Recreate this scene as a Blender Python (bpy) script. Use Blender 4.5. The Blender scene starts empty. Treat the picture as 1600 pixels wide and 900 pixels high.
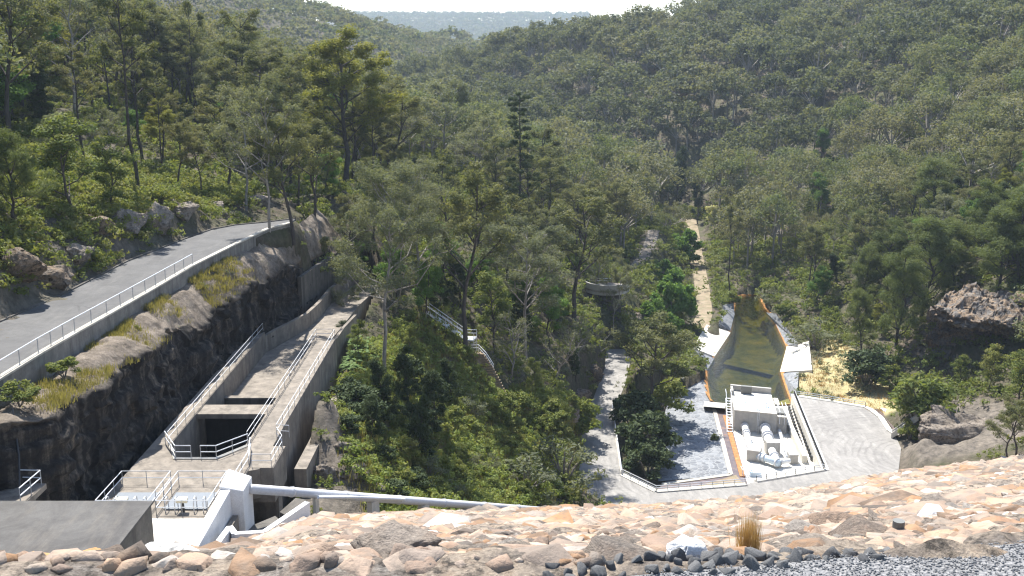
import bpy, bmesh, math, random
import numpy as np
from mathutils import Vector, Matrix
random.seed(7)
RNG = np.random.default_rng(11)
SC = bpy.context.scene
COL = SC.collection
PI = math.pi
R = math.radians
# ------------------------------------------------------------------ camera
CAMZ, PITCH, FOC = 66.0, R(13.3), 1650.0
CP_, SP_ = math.cos(PITCH), math.sin(PITCH)
cam = bpy.data.cameras.new('camera'); camo = bpy.data.objects.new('camera', cam); COL.objects.link(camo)
camo.location = (0, 0, CAMZ); camo.rotation_euler = (PI / 2 - PITCH, 0, 0)
cam.sensor_width = 36; cam.lens = FOC / 1600 * 36; cam.clip_start = 0.3; cam.clip_end = 9000
SC.camera = camo

def _dir(px, py):
    x = (px - 800) / FOC; y = (450 - py) / FOC
    return (x, CP_ + y * SP_, -SP_ + y * CP_)
def PZ(px, py, z):                       # ground point of a bearing on a level plane
    d = _dir(px, py); t = (z - CAMZ) / d[2]
    return (d[0] * t, d[1] * t, z)
def PY(px, py, Y):
    d = _dir(px, py); t = Y / d[1]
    return (d[0] * t, Y, CAMZ + d[2] * t)
def proj(X, Y, Z):
    zc = Y * CP_ - (Z - CAMZ) * SP_; yc = Y * SP_ + (Z - CAMZ) * CP_
    return 800 + FOC * X / zc, 450 - FOC * yc / zc
# ------------------------------------------------------------------ noise
def _hash(i, j, k, s):
    h = (i * 374761393 + j * 668265263 + k * 2147483647 + s * 1274126177) & 0xffffffff
    h = ((h ^ (h >> 13)) * 1274126177) & 0xffffffff
    h = (h ^ (h >> 16)) & 0xffffffff
    return h.astype(np.float64) / 4294967295.0
def vnoise(P, seed=0):
    P = np.asarray(P, float); I = np.floor(P).astype(np.int64); F = P - I; F = F * F * (3 - 2 * F)
    o = 0
    for dx in (0, 1):
        for dy in (0, 1):
            for dz in (0, 1):
                w = (F[:, 0] if dx else 1 - F[:, 0]) * (F[:, 1] if dy else 1 - F[:, 1]) * (F[:, 2] if dz else 1 - F[:, 2])
                o = o + w * _hash(I[:, 0] + dx, I[:, 1] + dy, I[:, 2] + dz, seed)
    return o * 2 - 1
def fbm(P, oct=4, seed=0, gain=.5):
    P = np.asarray(P, float); o = 0; a = 1; f = 1
    for q in range(oct):
        o = o + a * vnoise(P * f + 17.3 * q, seed + q); a *= gain; f *= 2.03
    return o
# ------------------------------------------------------------------ objects
def mesh_np(name, V, F, mat=None, smooth=False, attr=None, mats=None, midx=None):
    """V (n,3); F (m,k) int array of equal faces, or a list of lists"""
    me = bpy.data.meshes.new(name); V = np.asarray(V, np.float32)
    if isinstance(F, np.ndarray):
        k = F.shape[1]; n = len(F)
        me.vertices.add(len(V)); me.vertices.foreach_set('co', V.ravel())
        me.loops.add(n * k); me.loops.foreach_set('vertex_index', F.astype(np.int32).ravel())
        me.polygons.add(n); me.polygons.foreach_set('loop_start', np.arange(0, n * k, k, dtype=np.int32))
        me.update(calc_edges=True)
    else:
        me.from_pydata([tuple(v) for v in V.tolist()], [], F)
    if smooth: me.polygons.foreach_set('use_smooth', np.ones(len(me.polygons), bool))
    for m in (mats or ([mat] if mat else [])): me.materials.append(m)
    if midx is not None: me.polygons.foreach_set('material_index', np.asarray(midx, np.int32))
    if attr is not None:
        for an, av in attr.items():
            a = me.attributes.new(an, 'FLOAT', 'POINT'); a.data.foreach_set('value', np.asarray(av, np.float32))
    me.update()
    return me
def root_loc(p):
    L = Vector((0, 0, 0))
    while p is not None: L += p.location; p = p.parent
    return L
def link(name, me, parent=None, loc=None):
    o = bpy.data.objects.new(name, me); COL.objects.link(o)
    if parent: o.parent = parent
    if loc is not None: o.location = loc
    return o
def tag(o, label=None, cat=None, group=None, kind=None):
    if label: o['label'] = label
    if cat: o['category'] = cat
    if group: o['group'] = group
    if kind: o['kind'] = kind
    return o
def thing(name, label, cat, loc=(0, 0, 0), group=None):
    o = bpy.data.objects.new(name, None); COL.objects.link(o); o.location = loc; o.empty_display_size = .3
    return tag(o, label, cat, group)
class MB:
    """collects solids in world coordinates and links them as one mesh object"""
    def __init__(s): s.v = []; s.f = []
    def add(s, V, F):
        b = len(s.v); s.v += [tuple(map(float, v)) for v in V]; s.f += [[b + i for i in f] for f in F]; return s
    def prism(s, bot, top):
        n = len(bot)
        return s.add(list(bot) + list(top), [list(range(n))[::-1], list(range(n, 2 * n))] + [[i, (i + 1) % n, n + (i + 1) % n, n + i] for i in range(n)])
    def poly(s, P2, z0, z1):               # extruded outline, counter-clockwise or not
        A = sum(P2[i][0] * P2[(i + 1) % len(P2)][1] - P2[(i + 1) % len(P2)][0] * P2[i][1] for i in range(len(P2)))
        if A < 0: P2 = P2[::-1]
        return s.prism([(p[0], p[1], z0) for p in P2], [(p[0], p[1], z1) for p in P2])
    def box(s, x0, x1, y0, y1, z0, z1): return s.poly([(x0, y0), (x1, y0), (x1, y1), (x0, y1)], z0, z1)
    def obox(s, c, sx, sy, sz, rz=0):      # box on its base centre c, turned about z
        ca, sa = math.cos(rz), math.sin(rz)
        P = [(c[0] + x * ca - y * sa, c[1] + x * sa + y * ca) for x, y in ((-sx / 2, -sy / 2), (sx / 2, -sy / 2), (sx / 2, sy / 2), (-sx / 2, sy / 2))]
        return s.poly(P, c[2], c[2] + sz)
    def tube(s, pts, r, n=8, caps=True):
        pts = [Vector(p) for p in pts]; rs = r if isinstance(r, (list, tuple)) else [r] * len(pts)
        V = []; F = []; prev = None
        for i, p in enumerate(pts):
            d = (pts[min(i + 1, len(pts) - 1)] - pts[max(i - 1, 0)]).normalized()
            up = Vector((0, 0, 1)) if abs(d.z) < .95 else Vector((1, 0, 0))
            a = d.cross(up).normalized()
            if prev is not None and a.dot(prev) < 0 and abs(d.z) > .9: a = -a
            prev = a; b = a.cross(d)
            for k in range(n):
                t = 2 * PI * k / n; V.append(p + a * (rs[i] * math.cos(t)) + b * (rs[i] * math.sin(t)))
        for i in range(len(pts) - 1):
            for k in range(n):
                F.append([i * n + k, i * n + (k + 1) % n, (i + 1) * n + (k + 1) % n, (i + 1) * n + k])
        if caps: F += [list(range(n)), [(len(pts) - 1) * n + k for k in range(n)][::-1]]
        return s.add(V, F)
    def build(s, name, mat, parent=None, smooth=False, bevel=0):
        L = root_loc(parent)
        me = mesh_np(name, np.array(s.v) - np.array(L), s.f, mat)
        bm = bmesh.new(); bm.from_mesh(me); bmesh.ops.recalc_face_normals(bm, faces=bm.faces)
        if bevel: bmesh.ops.bevel(bm, geom=[e for e in bm.edges if len(e.link_faces) == 2 and e.calc_face_angle(0) > .5], offset=bevel, segments=1, affect='EDGES', clamp_overlap=True)
        bm.to_mesh(me); bm.free()
        if smooth:
            for q in me.polygons: q.use_smooth = True
        return link(name, me, parent)
# ------------------------------------------------------------------ materials
def _n(nt, t, **kw):
    n = nt.nodes.new(t)
    for k, v in kw.items(): setattr(n, k, v)
    return n
class NT:
    def __init__(s, name):
        s.m = bpy.data.materials.new(name); s.m.use_nodes = True; s.nt = s.m.node_tree; s.nt.nodes.clear()
        s.out = _n(s.nt, 'ShaderNodeOutputMaterial'); s.bs = _n(s.nt, 'ShaderNodeBsdfPrincipled')
        s.nt.links.new(s.bs.outputs[0], s.out.inputs[0]); s.tc = _n(s.nt, 'ShaderNodeTexCoord')
        s.bs.inputs['Specular IOR Level'].default_value = .3
    def L(s, a, b): s.nt.links.new(a, b)
    def map(s, scale=(1, 1, 1), rot=(0, 0, 0), src=None):
        m = _n(s.nt, 'ShaderNodeMapping'); m.inputs['Scale'].default_value = scale; m.inputs['Rotation'].default_value = rot
        s.L(src or s.tc.outputs['Object'], m.inputs[0]); return m.outputs[0]
    def noise(s, sc, det=5, rough=.6, vec=None, dist=0):
        n = _n(s.nt, 'ShaderNodeTexNoise'); n.inputs['Scale'].default_value = sc; n.inputs['Detail'].default_value = det
        n.inputs['Roughness'].default_value = rough; n.inputs['Distortion'].default_value = dist
        s.L(vec or s.tc.outputs['Object'], n.inputs['Vector']); return n.outputs['Fac']
    def voro(s, sc, feat='F1', out='Distance', vec=None, rnd=1):
        n = _n(s.nt, 'ShaderNodeTexVoronoi', feature=feat); n.inputs['Scale'].default_value = sc; n.inputs['Randomness'].default_value = rnd
        s.L(vec or s.tc.outputs['Object'], n.inputs['Vector']); return n.outputs[out]
    def ramp(s, fac, stops, interp='LINEAR'):
        n = _n(s.nt, 'ShaderNodeValToRGB'); cr = n.color_ramp; cr.interpolation = interp
        while len(cr.elements) < len(stops): cr.elements.new(.5)
        for e, (p, c) in zip(cr.elements, stops):
            e.position = p; e.color = (c, c, c, 1) if isinstance(c, (int, float)) else (*c, 1)
        s.L(fac, n.inputs[0]); return n.outputs[0]
    def mix(s, fac, a, b, mode='MIX'):
        n = _n(s.nt, 'ShaderNodeMix', data_type='RGBA', blend_type=mode)
        for v, i in ((fac, 0), (a, 6), (b, 7)):
            if isinstance(v, (int, float)): n.inputs[i].default_value = v if i == 0 else (v, v, v, 1)
            elif isinstance(v, tuple): n.inputs[i].default_value = (*v, 1)
            else: s.L(v, n.inputs[i])
        return n.outputs[2]
    def math(s, op, a, b=0.0):
        n = _n(s.nt, 'ShaderNodeMath', operation=op)
        for v, i in ((a, 0), (b, 1)):
            if isinstance(v, (int, float)): n.inputs[i].default_value = v
            else: s.L(v, n.inputs[i])
        return n.outputs[0]
    def attr(s, name, kind='GEOMETRY', out='Fac'):
        n = _n(s.nt, 'ShaderNodeAttribute', attribute_name=name, attribute_type=kind); return n.outputs[out]
    def rnd(s): return _n(s.nt, 'ShaderNodeObjectInfo').outputs['Random']
    def bump(s, h, strength=.5, dist=.1):
        b = _n(s.nt, 'ShaderNodeBump'); b.inputs['Strength'].default_value = strength; b.inputs['Distance'].default_value = dist
        s.L(h, b.inputs['Height']); s.L(b.outputs[0], s.bs.inputs['Normal'])
    def done(s, col, rough=.85, metal=0, spec=None):
        if isinstance(col, tuple): s.bs.inputs['Base Color'].default_value = (*col, 1)
        else: s.L(col, s.bs.inputs['Base Color'])
        if isinstance(rough, (int, float)): s.bs.inputs['Roughness'].default_value = rough
        else: s.L(rough, s.bs.inputs['Roughness'])
        s.bs.inputs['Metallic'].default_value = metal
        if spec is not None: s.bs.inputs['Specular IOR Level'].default_value = spec
        return s.m
M = {}
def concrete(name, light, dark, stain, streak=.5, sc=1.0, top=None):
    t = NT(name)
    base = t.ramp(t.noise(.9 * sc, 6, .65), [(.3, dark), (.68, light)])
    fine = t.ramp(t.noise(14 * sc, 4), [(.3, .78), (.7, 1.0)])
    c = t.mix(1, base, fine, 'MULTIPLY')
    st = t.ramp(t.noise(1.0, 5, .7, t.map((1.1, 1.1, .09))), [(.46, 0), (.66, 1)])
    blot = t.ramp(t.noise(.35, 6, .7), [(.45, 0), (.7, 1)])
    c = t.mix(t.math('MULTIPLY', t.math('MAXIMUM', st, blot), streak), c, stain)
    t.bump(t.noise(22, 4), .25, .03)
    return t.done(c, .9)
M['concrete_old'] = concrete('weathered_concrete', (.31, .268, .22), (.19, .165, .137), (.07, .062, .052), .65)
M['concrete_dark'] = concrete('dark_stained_concrete', (.17, .155, .135), (.10, .092, .08), (.03, .028, .025), .75)
M['concrete_pale'] = concrete('pale_concrete', (.72, .69, .62), (.58, .55, .48), (.4, .36, .29), .3)
M['concrete_white'] = concrete('white_painted_concrete', (.80, .80, .80), (.70, .70, .70), (.45, .43, .4), .25)
M['concrete_yard'] = concrete('bleached_yard_concrete', (.80, .77, .70), (.62, .58, .5), (.42, .36, .28), .35)
M['concrete_wall'] = concrete('grey_house_concrete', (.52, .50, .46), (.42, .40, .37), (.26, .245, .22), .4)
M['concrete_kerb'] = concrete('kerb_concrete', (.62, .58, .50), (.42, .39, .33), (.2, .18, .15), .45)

def metal(name, col, rough=.45, m=.0):
    t = NT(name); c = t.mix(t.ramp(t.noise(6, 4), [(.35, 0), (.75, .5)]), col, tuple(x * .72 for x in col)); return t.done(c, rough, m, .5)
M['galv'] = metal('galvanised_steel', (.62, .63, .65), .42, .35)
M['galv_post'] = metal('galvanised_post', (.42, .43, .44), .5, .3)
M['white_steel'] = metal('white_painted_steel', (.74, .76, .78), .4)
M['pipe_paint'] = metal('pale_grey_pipe_paint', (.58, .585, .60), .5)
M['blue_steel'] = metal('pale_blue_steel', (.50, .60, .70), .45)
M['black_steel'] = metal('black_steel', (.035, .036, .038), .5)
M['dark_grate'] = metal('dark_grating', (.16, .16, .15), .6, .2)
M['cream_steel'] = metal('cream_painted_steel', (.62, .57, .43), .5)
M['timber'] = (lambda t: t.done(t.ramp(t.noise(3, 5, .6, t.map((1, 1, 8))), [(.3, (.17, .12, .075)), (.7, (.33, .25, .165))]), .9))(NT('weathered_timber'))

def asphalt(name, a, b, patch, rings=None):
    t = NT(name)
    c = t.ramp(t.noise(.22, 7, .75, dist=1.2), [(.36, a), (.62, b)])
    c = t.mix(t.ramp(t.noise(.5, 6, .7, t.map((1.6, .28, 1))), [(.5, 0), (.7, .55)]), c, patch)
    c = t.mix(t.ramp(t.noise(1.7, 6, .75), [(.45, 0), (.7, .35)]), c, tuple(x * .7 for x in a)); c = t.mix(t.ramp(t.noise(60, 3), [(.35, .0), (.7, .3)]), c, tuple(x * .55 for x in a))
    if rings:
        wv = _n(t.nt, 'ShaderNodeTexWave', wave_type='RINGS', rings_direction='Z', bands_direction='X'); wv.inputs['Scale'].default_value = .28; wv.inputs['Distortion'].default_value = 9; wv.inputs['Detail'].default_value = 4; wv.inputs['Detail Scale'].default_value = .6
        mp = _n(t.nt, 'ShaderNodeMapping'); mp.inputs['Location'].default_value = rings; t.L(t.tc.outputs['Object'], mp.inputs[0]); t.L(mp.outputs[0], wv.inputs['Vector'])
        msk = t.math('MULTIPLY', t.ramp(wv.outputs['Fac'], [(.62, 0), (.9, 1)]), t.ramp(t.noise(.13, 4, .6), [(.45, 0), (.62, .35)])); c = t.mix(msk, c, tuple(x * .55 for x in a))
    cr = t.voro(.22, 'DISTANCE_TO_EDGE', 'Distance', t.mix(.12, t.tc.outputs['Object'], t.noise(1.2, 4)))
    c = t.mix(t.math('MULTIPLY', t.ramp(cr, [(.003, .35 if name == 'old_asphalt' else 0), (.009, 0)]), t.ramp(t.noise(.2, 3), [(.45, 0), (.55, 1)])), c, tuple(x * .4 for x in a))
    t.bump(t.noise(70, 3), .4, .02); return t.done(c, .9)
M['asphalt'] = asphalt('old_asphalt', (.088, .086, .085), (.128, .125, .122), (.17, .163, .152))
M['asphalt_pale'] = asphalt('sun_bleached_asphalt', (.20, .19, .178), (.30, .285, .265), (.43, .41, .375), (-66, -160, 0))
M['roof_bitumen'] = asphalt('roof_bitumen', (.075, .071, .068), (.125, .12, .113), (.185, .165, .14))

def rockmat(name, tones, dark, darkamt=.55, sc=1.0, strata=True, rnd=False, bump=.7):
    t = NT(name)
    n = t.noise(.55 * sc, 7, .68, dist=.4)
    c = t.ramp(n, [(.28, tones[0]), (.45, tones[1]), (.58, tones[2]), (.74, tones[3])])
    if rnd:
        k = t.rnd(); c2 = t.ramp(k, [(0, tones[3]), (.35, tones[1]), (.7, tones[2]), (1, tones[0])])
        c = t.mix(.6, c, c2)
    n2 = t.noise(2.3 * sc, 8, .75)
    c = t.mix(t.math('MULTIPLY', t.ramp(n2, [(.48, 0), (.62, 1)]), darkamt), c, dark)
    n3 = t.noise(9 * sc, 6, .7)
    c = t.mix(1, c, t.ramp(n3, [(.3, .62), (.65, 1.08)]), 'MULTIPLY')
    h = t.math('ADD', n2, t.math('MULTIPLY', n3, .5))
    if strata: h = t.math('ADD', h, t.noise(1.2 * sc, 5, .6, t.map((.5, .5, 4.5))))
    t.bump(h, bump, .18 / sc)
    return t.done(c, .93, 0, .15)
M['sandstone'] = rockmat('rubble_sandstone', [(.34, .22, .145), (.42, .35, .285), (.23, .198, .17), (.52, .485, .44)], (.13, .115, .10), .6, 3.0, False, True, 1.2)
M['sandstone_bed'] = rockmat('rubble_bed', [(.30, .20, .13), (.44, .36, .28), (.22, .185, .155), (.58, .52, .45)], (.05, .045, .04), .9, 2.2, False, False, 1.2)
M['basalt'] = rockmat('dark_basalt', [(.12, .12, .124), (.20, .198, .195), (.155, .155, .155), (.30, .295, .285)], (.05, .05, .052), .6, 5.0, False, True)
M['white_rock'] = rockmat('white_limewashed_rock', [(.72, .72, .72), (.8, .8, .79), (.66, .66, .66), (.8, .8, .8)], (.45, .44, .42), .25, 3, False)
M['cliff'] = rockmat('weathered_cliff', [(.15, .125, .10), (.22, .185, .15), (.34, .25, .17), (.25, .22, .19)], (.025, .023, .021), .9, 1.0, True, False, 1.2)
M['outcrop'] = rockmat('grey_outcrop', [(.22, .185, .15), (.31, .265, .22), (.26, .215, .17), (.38, .32, .255)], (.05, .045, .04), .8, 1.1, True, False, 1.0)

def gravelmat():
    t = NT('crushed_gravel'); v = t.voro(26, 'F1', 'Color'); 
    c = t.ramp(t.noise(40, 3), [(.3, (.14, .14, .145)), (.7, (.30, .295, .29))])
    c = t.mix(.5, c, t.ramp(t.math('MULTIPLY', v, 1.0), [(0, (.09, .09, .095)), (1, (.27, .265, .26))]))
    t.bump(t.voro(26), .9, .03); return t.done(c, .95)
M['gravel'] = gravelmat()
def pitchmat():
    t = NT('stone_pitching'); e = t.voro(1.15, 'DISTANCE_TO_EDGE'); col = t.voro(1.15, 'F1', 'Color')
    sep = _n(t.nt, 'ShaderNodeSeparateColor'); t.L(col, sep.inputs[0])
    c = t.ramp(sep.outputs[0], [(0, (.115, .122, .135)), (.5, (.165, .175, .19)), (1, (.235, .245, .26))])
    c = t.mix(t.ramp(e, [(.02, 1), (.09, 0)]), c, (.26, .265, .27)); c = t.mix(t.ramp(t.noise(.3, 5), [(.4, 0), (.7, .4)]), c, (.22, .22, .22))
    t.bump(e, .8, .25); return t.done(c, .9)
M['pitching'] = pitchmat()
def groundmat():
    t = NT('bush_ground')
    litter = t.ramp(t.noise(1.3, 8, .75), [(.3, (.05, .041, .031)), (.5, (.10, .083, .062)), (.72, (.18, .155, .12))])
    g = t.ramp(t.noise(.8, 6, .7), [(.35, (.04, .05, .02)), (.65, (.085, .095, .04))])
    c = t.mix(t.ramp(t.noise(.12, 6, .7), [(.42, 0), (.6, .75)]), litter, g)
    dry = t.ramp(t.noise(.5, 6, .7), [(.3, (.30, .25, .13)), (.5, (.42, .36, .2)), (.7, (.24, .24, .10))])
    c = t.mix(t.attr('dry'), c, dry)
    rk = t.ramp(t.noise(.9, 8, .7), [(.3, (.06, .053, .046)), (.5, (.15, .13, .108)), (.75, (.27, .23, .185))])
    c = t.mix(t.attr('rocky'), c, rk)
    t.bump(t.noise(1.6, 8, .75), .9, .35); return t.done(c, .96, 0, .1)
M['ground'] = groundmat()
M['dirt'] = (lambda t: t.done(t.mix(t.ramp(t.noise(.6, 6, .7), [(.45, 0), (.68, .7)]), t.ramp(t.noise(.4, 6), [(.3, (.19, .145, .095)), (.7, (.30, .24, .17))]), (.10, .11, .045)), .95))(NT('dirt_track'))
M['litter_track'] = (lambda t: t.done(t.mix(t.ramp(t.noise(.5, 6, .7), [(.5, 0), (.7, .6)]), t.ramp(t.noise(.35, 6), [(.3, (.13, .11, .09)), (.7, (.21, .185, .155))]), (.07, .06, .05)), .95))(NT('old_roadway'))
M['rust_bed'] = (lambda t: t.done(t.ramp(t.noise(1.4, 6, .7), [(.3, (.24, .095, .03)), (.6, (.42, .19, .07)), (.8, (.5, .33, .17))]), .8))(NT('iron_stained_concrete'))
M['drain_mud'] = (lambda t: t.done(t.ramp(t.noise(.8, 6, .7), [(.35, (.09, .07, .075)), (.6, (.15, .115, .105)), (.75, (.33, .15, .06))]), .4))(NT('drain_mud'))
def bedmat():
    t = NT('pool_bed'); c = t.ramp(t.noise(.25, 7, .7), [(.3, (.03, .042, .01)), (.44, (.10, .11, .022)), (.58, (.20, .175, .035)), (.74, (.32, .24, .07))])
    sp = _n(t.nt, 'ShaderNodeSeparateXYZ'); t.L(t.tc.outputs['Object'], sp.inputs[0])
    up = _n(t.nt, 'ShaderNodeMapRange'); up.inputs[1].default_value = -2.7; up.inputs[2].default_value = -2.12; t.L(sp.outputs[2], up.inputs[0])
    c = t.mix(up.outputs[0], c, t.ramp(t.noise(1.1, 6, .7), [(.3, (.26, .11, .03)), (.7, (.48, .25, .09))])); return t.done(c, .95)
M['pool_bed'] = bedmat()
def watermat():
    t = NT('clear_green_water'); nt = t.nt; nt.nodes.remove(t.bs)
    tr = _n(nt, 'ShaderNodeBsdfTransparent'); tr.inputs[0].default_value = (.50, .50, .24, 1)
    gl = _n(nt, 'ShaderNodeBsdfGlossy'); gl.inputs['Roughness'].default_value = .1
    fr = _n(nt, 'ShaderNodeFresnel'); fr.inputs[0].default_value = 1.33; mx = _n(nt, 'ShaderNodeMixShader')
    b = _n(nt, 'ShaderNodeBump'); b.inputs['Strength'].default_value = .6; b.inputs['Distance'].default_value = .2
    t.L(t.noise(1.3, 4, .6, t.map((.8, 2.2, 1))), b.inputs['Height']); t.L(b.outputs[0], fr.inputs['Normal']); t.L(b.outputs[0], gl.inputs['Normal'])
    t.L(fr.outputs[0], mx.inputs[0]); t.L(tr.outputs[0], mx.inputs[1]); t.L(gl.outputs[0], mx.inputs[2]); t.L(mx.outputs[0], t.out.inputs[0]); return t.m
M['water'] = watermat()
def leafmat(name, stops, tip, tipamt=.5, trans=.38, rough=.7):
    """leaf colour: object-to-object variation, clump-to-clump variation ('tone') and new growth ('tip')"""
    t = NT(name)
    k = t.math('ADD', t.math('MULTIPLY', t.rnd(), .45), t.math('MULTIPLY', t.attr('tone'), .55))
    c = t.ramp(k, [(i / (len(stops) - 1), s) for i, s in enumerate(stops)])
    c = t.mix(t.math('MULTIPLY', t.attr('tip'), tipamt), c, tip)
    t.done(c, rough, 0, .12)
    tl = _n(t.nt, 'ShaderNodeBsdfTranslucent'); mx = _n(t.nt, 'ShaderNodeMixShader'); mx.inputs[0].default_value = trans
    t.L(t.mix(1, c, (1.25, 1.2, .55), 'MULTIPLY'), tl.inputs[0]); t.L(t.bs.outputs[0], mx.inputs[1]); t.L(tl.outputs[0], mx.inputs[2]); t.L(mx.outputs[0], t.out.inputs[0])
    return t.m
M['leaf_olive'] = leafmat('olive_gum_leaves', [(0.075, 0.09, 0.044), (0.112, 0.128, 0.06), (0.148, 0.155, 0.078), (0.172, 0.16, 0.09)], (0.24, 0.22, 0.08), .6)
M['leaf_grey'] = leafmat('grey_gum_leaves', [(0.105, 0.125, 0.08), (0.15, 0.165, 0.105), (0.185, 0.19, 0.13)], (0.23, 0.225, 0.11), .5)
M['leaf_yellow'] = leafmat('yellow_green_gum_leaves', [(0.095, 0.115, 0.028), (0.16, 0.175, 0.04), (0.2, 0.2, 0.055)], (0.36, 0.33, 0.06), .75)
M['leaf_bright'] = leafmat('bright_green_leaves', [(0.06, 0.12, 0.03), (0.1, 0.185, 0.045), (0.135, 0.22, 0.065)], (0.2, 0.27, 0.08), .6)
M['leaf_dark'] = leafmat('dark_green_needles', [(0.029, 0.044, 0.021), (0.049, 0.072, 0.031), (0.065, 0.088, 0.039)], (0.091, 0.111, 0.046), .4, .2)
M['leaf_shoak'] = leafmat('sheoak_needles', [(0.075, 0.1, 0.04), (0.11, 0.14, 0.052), (0.14, 0.165, 0.068)], (0.17, 0.185, 0.075), .5)
M['leaf_cream'] = leafmat('cream_blossom', [(.42, .42, .22), (.55, .53, .30)], (.62, .58, .36), .5)
M['leaf_shrub'] = leafmat('shrub_leaves', [(0.07, 0.1, 0.034), (0.115, 0.155, 0.05), (0.165, 0.195, 0.062), (0.2, 0.19, 0.08)], (0.3, 0.28, 0.065), .6)
M['leaf_fern'] = leafmat('fern_fronds', [(.10, .17, .05), (.15, .23, .08)], (.2, .26, .1), .5)
M['leaf_dry'] = leafmat('dry_stalks', [(.36, .21, .08), (.50, .32, .13)], (.55, .4, .2), .5, .15)
M['leaf_forest'] = leafmat('forest_leaves', [(0.068, 0.08, 0.052), (0.1, 0.115, 0.068), (0.13, 0.142, 0.085), (0.172, 0.168, 0.105), (0.115, 0.145, 0.066), (0.2, 0.188, 0.125)], (0.23, 0.22, 0.1), .5)
M['twig'] = (lambda t: t.done(t.ramp(t.noise(4, 3), [(.3, (.13, .11, .09)), (.7, (.26, .235, .21))]), .9))(NT('grey_twigs'))
def barkmat(name, a, b, c_):
    t = NT(name); c = t.ramp(t.noise(2.2, 6, .7, t.map((2, 2, .5))), [(.3, a), (.55, b), (.75, c_)]); return t.done(c, .9)
M['bark_dark'] = barkmat('dark_ironbark', (.035, .03, .027), (.07, .06, .052), (.13, .115, .10))
M['bark_pale'] = barkmat('pale_gum_bark', (.12, .10, .085), (.27, .245, .215), (.42, .40, .37))
def riprapmat():
    t = NT('riprap_mix'); k = t.attr('tone'); c = t.ramp(k, [(0, (0.274, 0.162, 0.099)), (.13, (0.357, 0.281, 0.221)), (.3, (0.160, 0.130, 0.109)), (.46, (0.281, 0.198, 0.146)), (.6, (0.380, 0.320, 0.262)), (.72, (0.095, 0.081, 0.071)), (.84, (0.312, 0.180, 0.095)), (.93, (0.251, 0.216, 0.187)), (1, (0.486, 0.443, 0.394))])
    n = t.noise(2.5, 7, .7); c = t.mix(t.math('MULTIPLY', t.ramp(n, [(.48, 0), (.64, 1)]), .6), c, (.15, .13, .11)); c = t.mix(t.ramp(t.noise(1.1, 5), [(.5, 0), (.66, .5)]), c, (.46, .31, .20)); t.bump(t.noise(5, 6, .7), .6, .1); return t.done(c, .95, 0, .15)
M['riprap_mix'] = riprapmat()

def cuttingmat():
    t = NT('stained_cutting'); n = t.noise(.5, 8, .7)
    top = t.ramp(n, [(.3, (.085, .073, .06)), (.45, (.19, .155, .12)), (.6, (.29, .24, .19)), (.75, (.13, .14, .06))])
    g = t.mix(.35, t.noise(1.3, 5, .6, t.map((.9, .9, .07))), t.noise(.8, 8, .75, t.map((.7, .7, 1.6))))
    face = t.ramp(g, [(.36, (.012, .011, .011)), (.50, (.035, .031, .028)), (.58, (.10, .085, .07)), (.68, (.24, .19, .135)), (.8, (.32, .28, .23))])
    c = t.mix(t.attr('stain'), top, face); c = t.mix(1, c, t.ramp(t.noise(5, 7, .75), [(.3, .5), (.65, 1.1)]), 'MULTIPLY')
    t.bump(t.math('ADD', t.noise(3.2, 9, .8), t.voro(.9, 'DISTANCE_TO_EDGE', 'Distance', t.map((.6, .6, 1.2)))), .8, .3); return t.done(c, .92, 0, .2)
M['cutting'] = cuttingmat()

M['shaft_shade'] = concrete('shaft_shade_concrete', (.035, .035, .037), (.02, .02, .021), (.01, .01, .01), .6)  # near-black colour paints the deep shade inside the shaft onto its concrete
M['dull_blue'] = metal('dull_blue_plate', (.13, .15, .175), .65)
M['leaf_scrub'] = leafmat('slope_scrub_leaves', [(0.095, 0.14, 0.045), (0.155, 0.205, 0.062), (0.21, 0.245, 0.08), (0.26, 0.25, 0.1)], (0.36, 0.34, 0.08), .6)
M['concrete_grey'] = concrete('stained_grey_concrete', (.30, .285, .255), (.20, .19, .17), (.06, .056, .05), .7)
M['dark_outcrop'] = rockmat('dark_outcrop', [(.15, .14, .13), (.23, .21, .19), (.33, .23, .145), (.30, .28, .255)], (.03, .028, .026), .8, 1.0, True, False, 1.2)
M['gravel_stone'] = rockmat('gravel_stone', [(.16, .16, .165), (.24, .24, .24), (.20, .20, .20), (.33, .325, .32)], (.08, .08, .08), .4, 20, False, False, .3)
M['orange_rock'] = rockmat('orange_rock', [(.42, .22, .08), (.55, .34, .16), (.48, .27, .11), (.62, .48, .32)], (.2, .12, .07), .5, 3, False)
M['pale_rock'] = rockmat('pale_grey_rock', [(.42, .41, .39), (.60, .59, .56), (.33, .32, .30), (.70, .69, .66)], (.14, .14, .135), .7, 4, False)
M['leaf_bench'] = leafmat('bench_grass_blades', [(.10, .115, .04), (.17, .165, .07), (.24, .205, .105), (.20, .17, .085)], (.34, .30, .09), .5)
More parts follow.
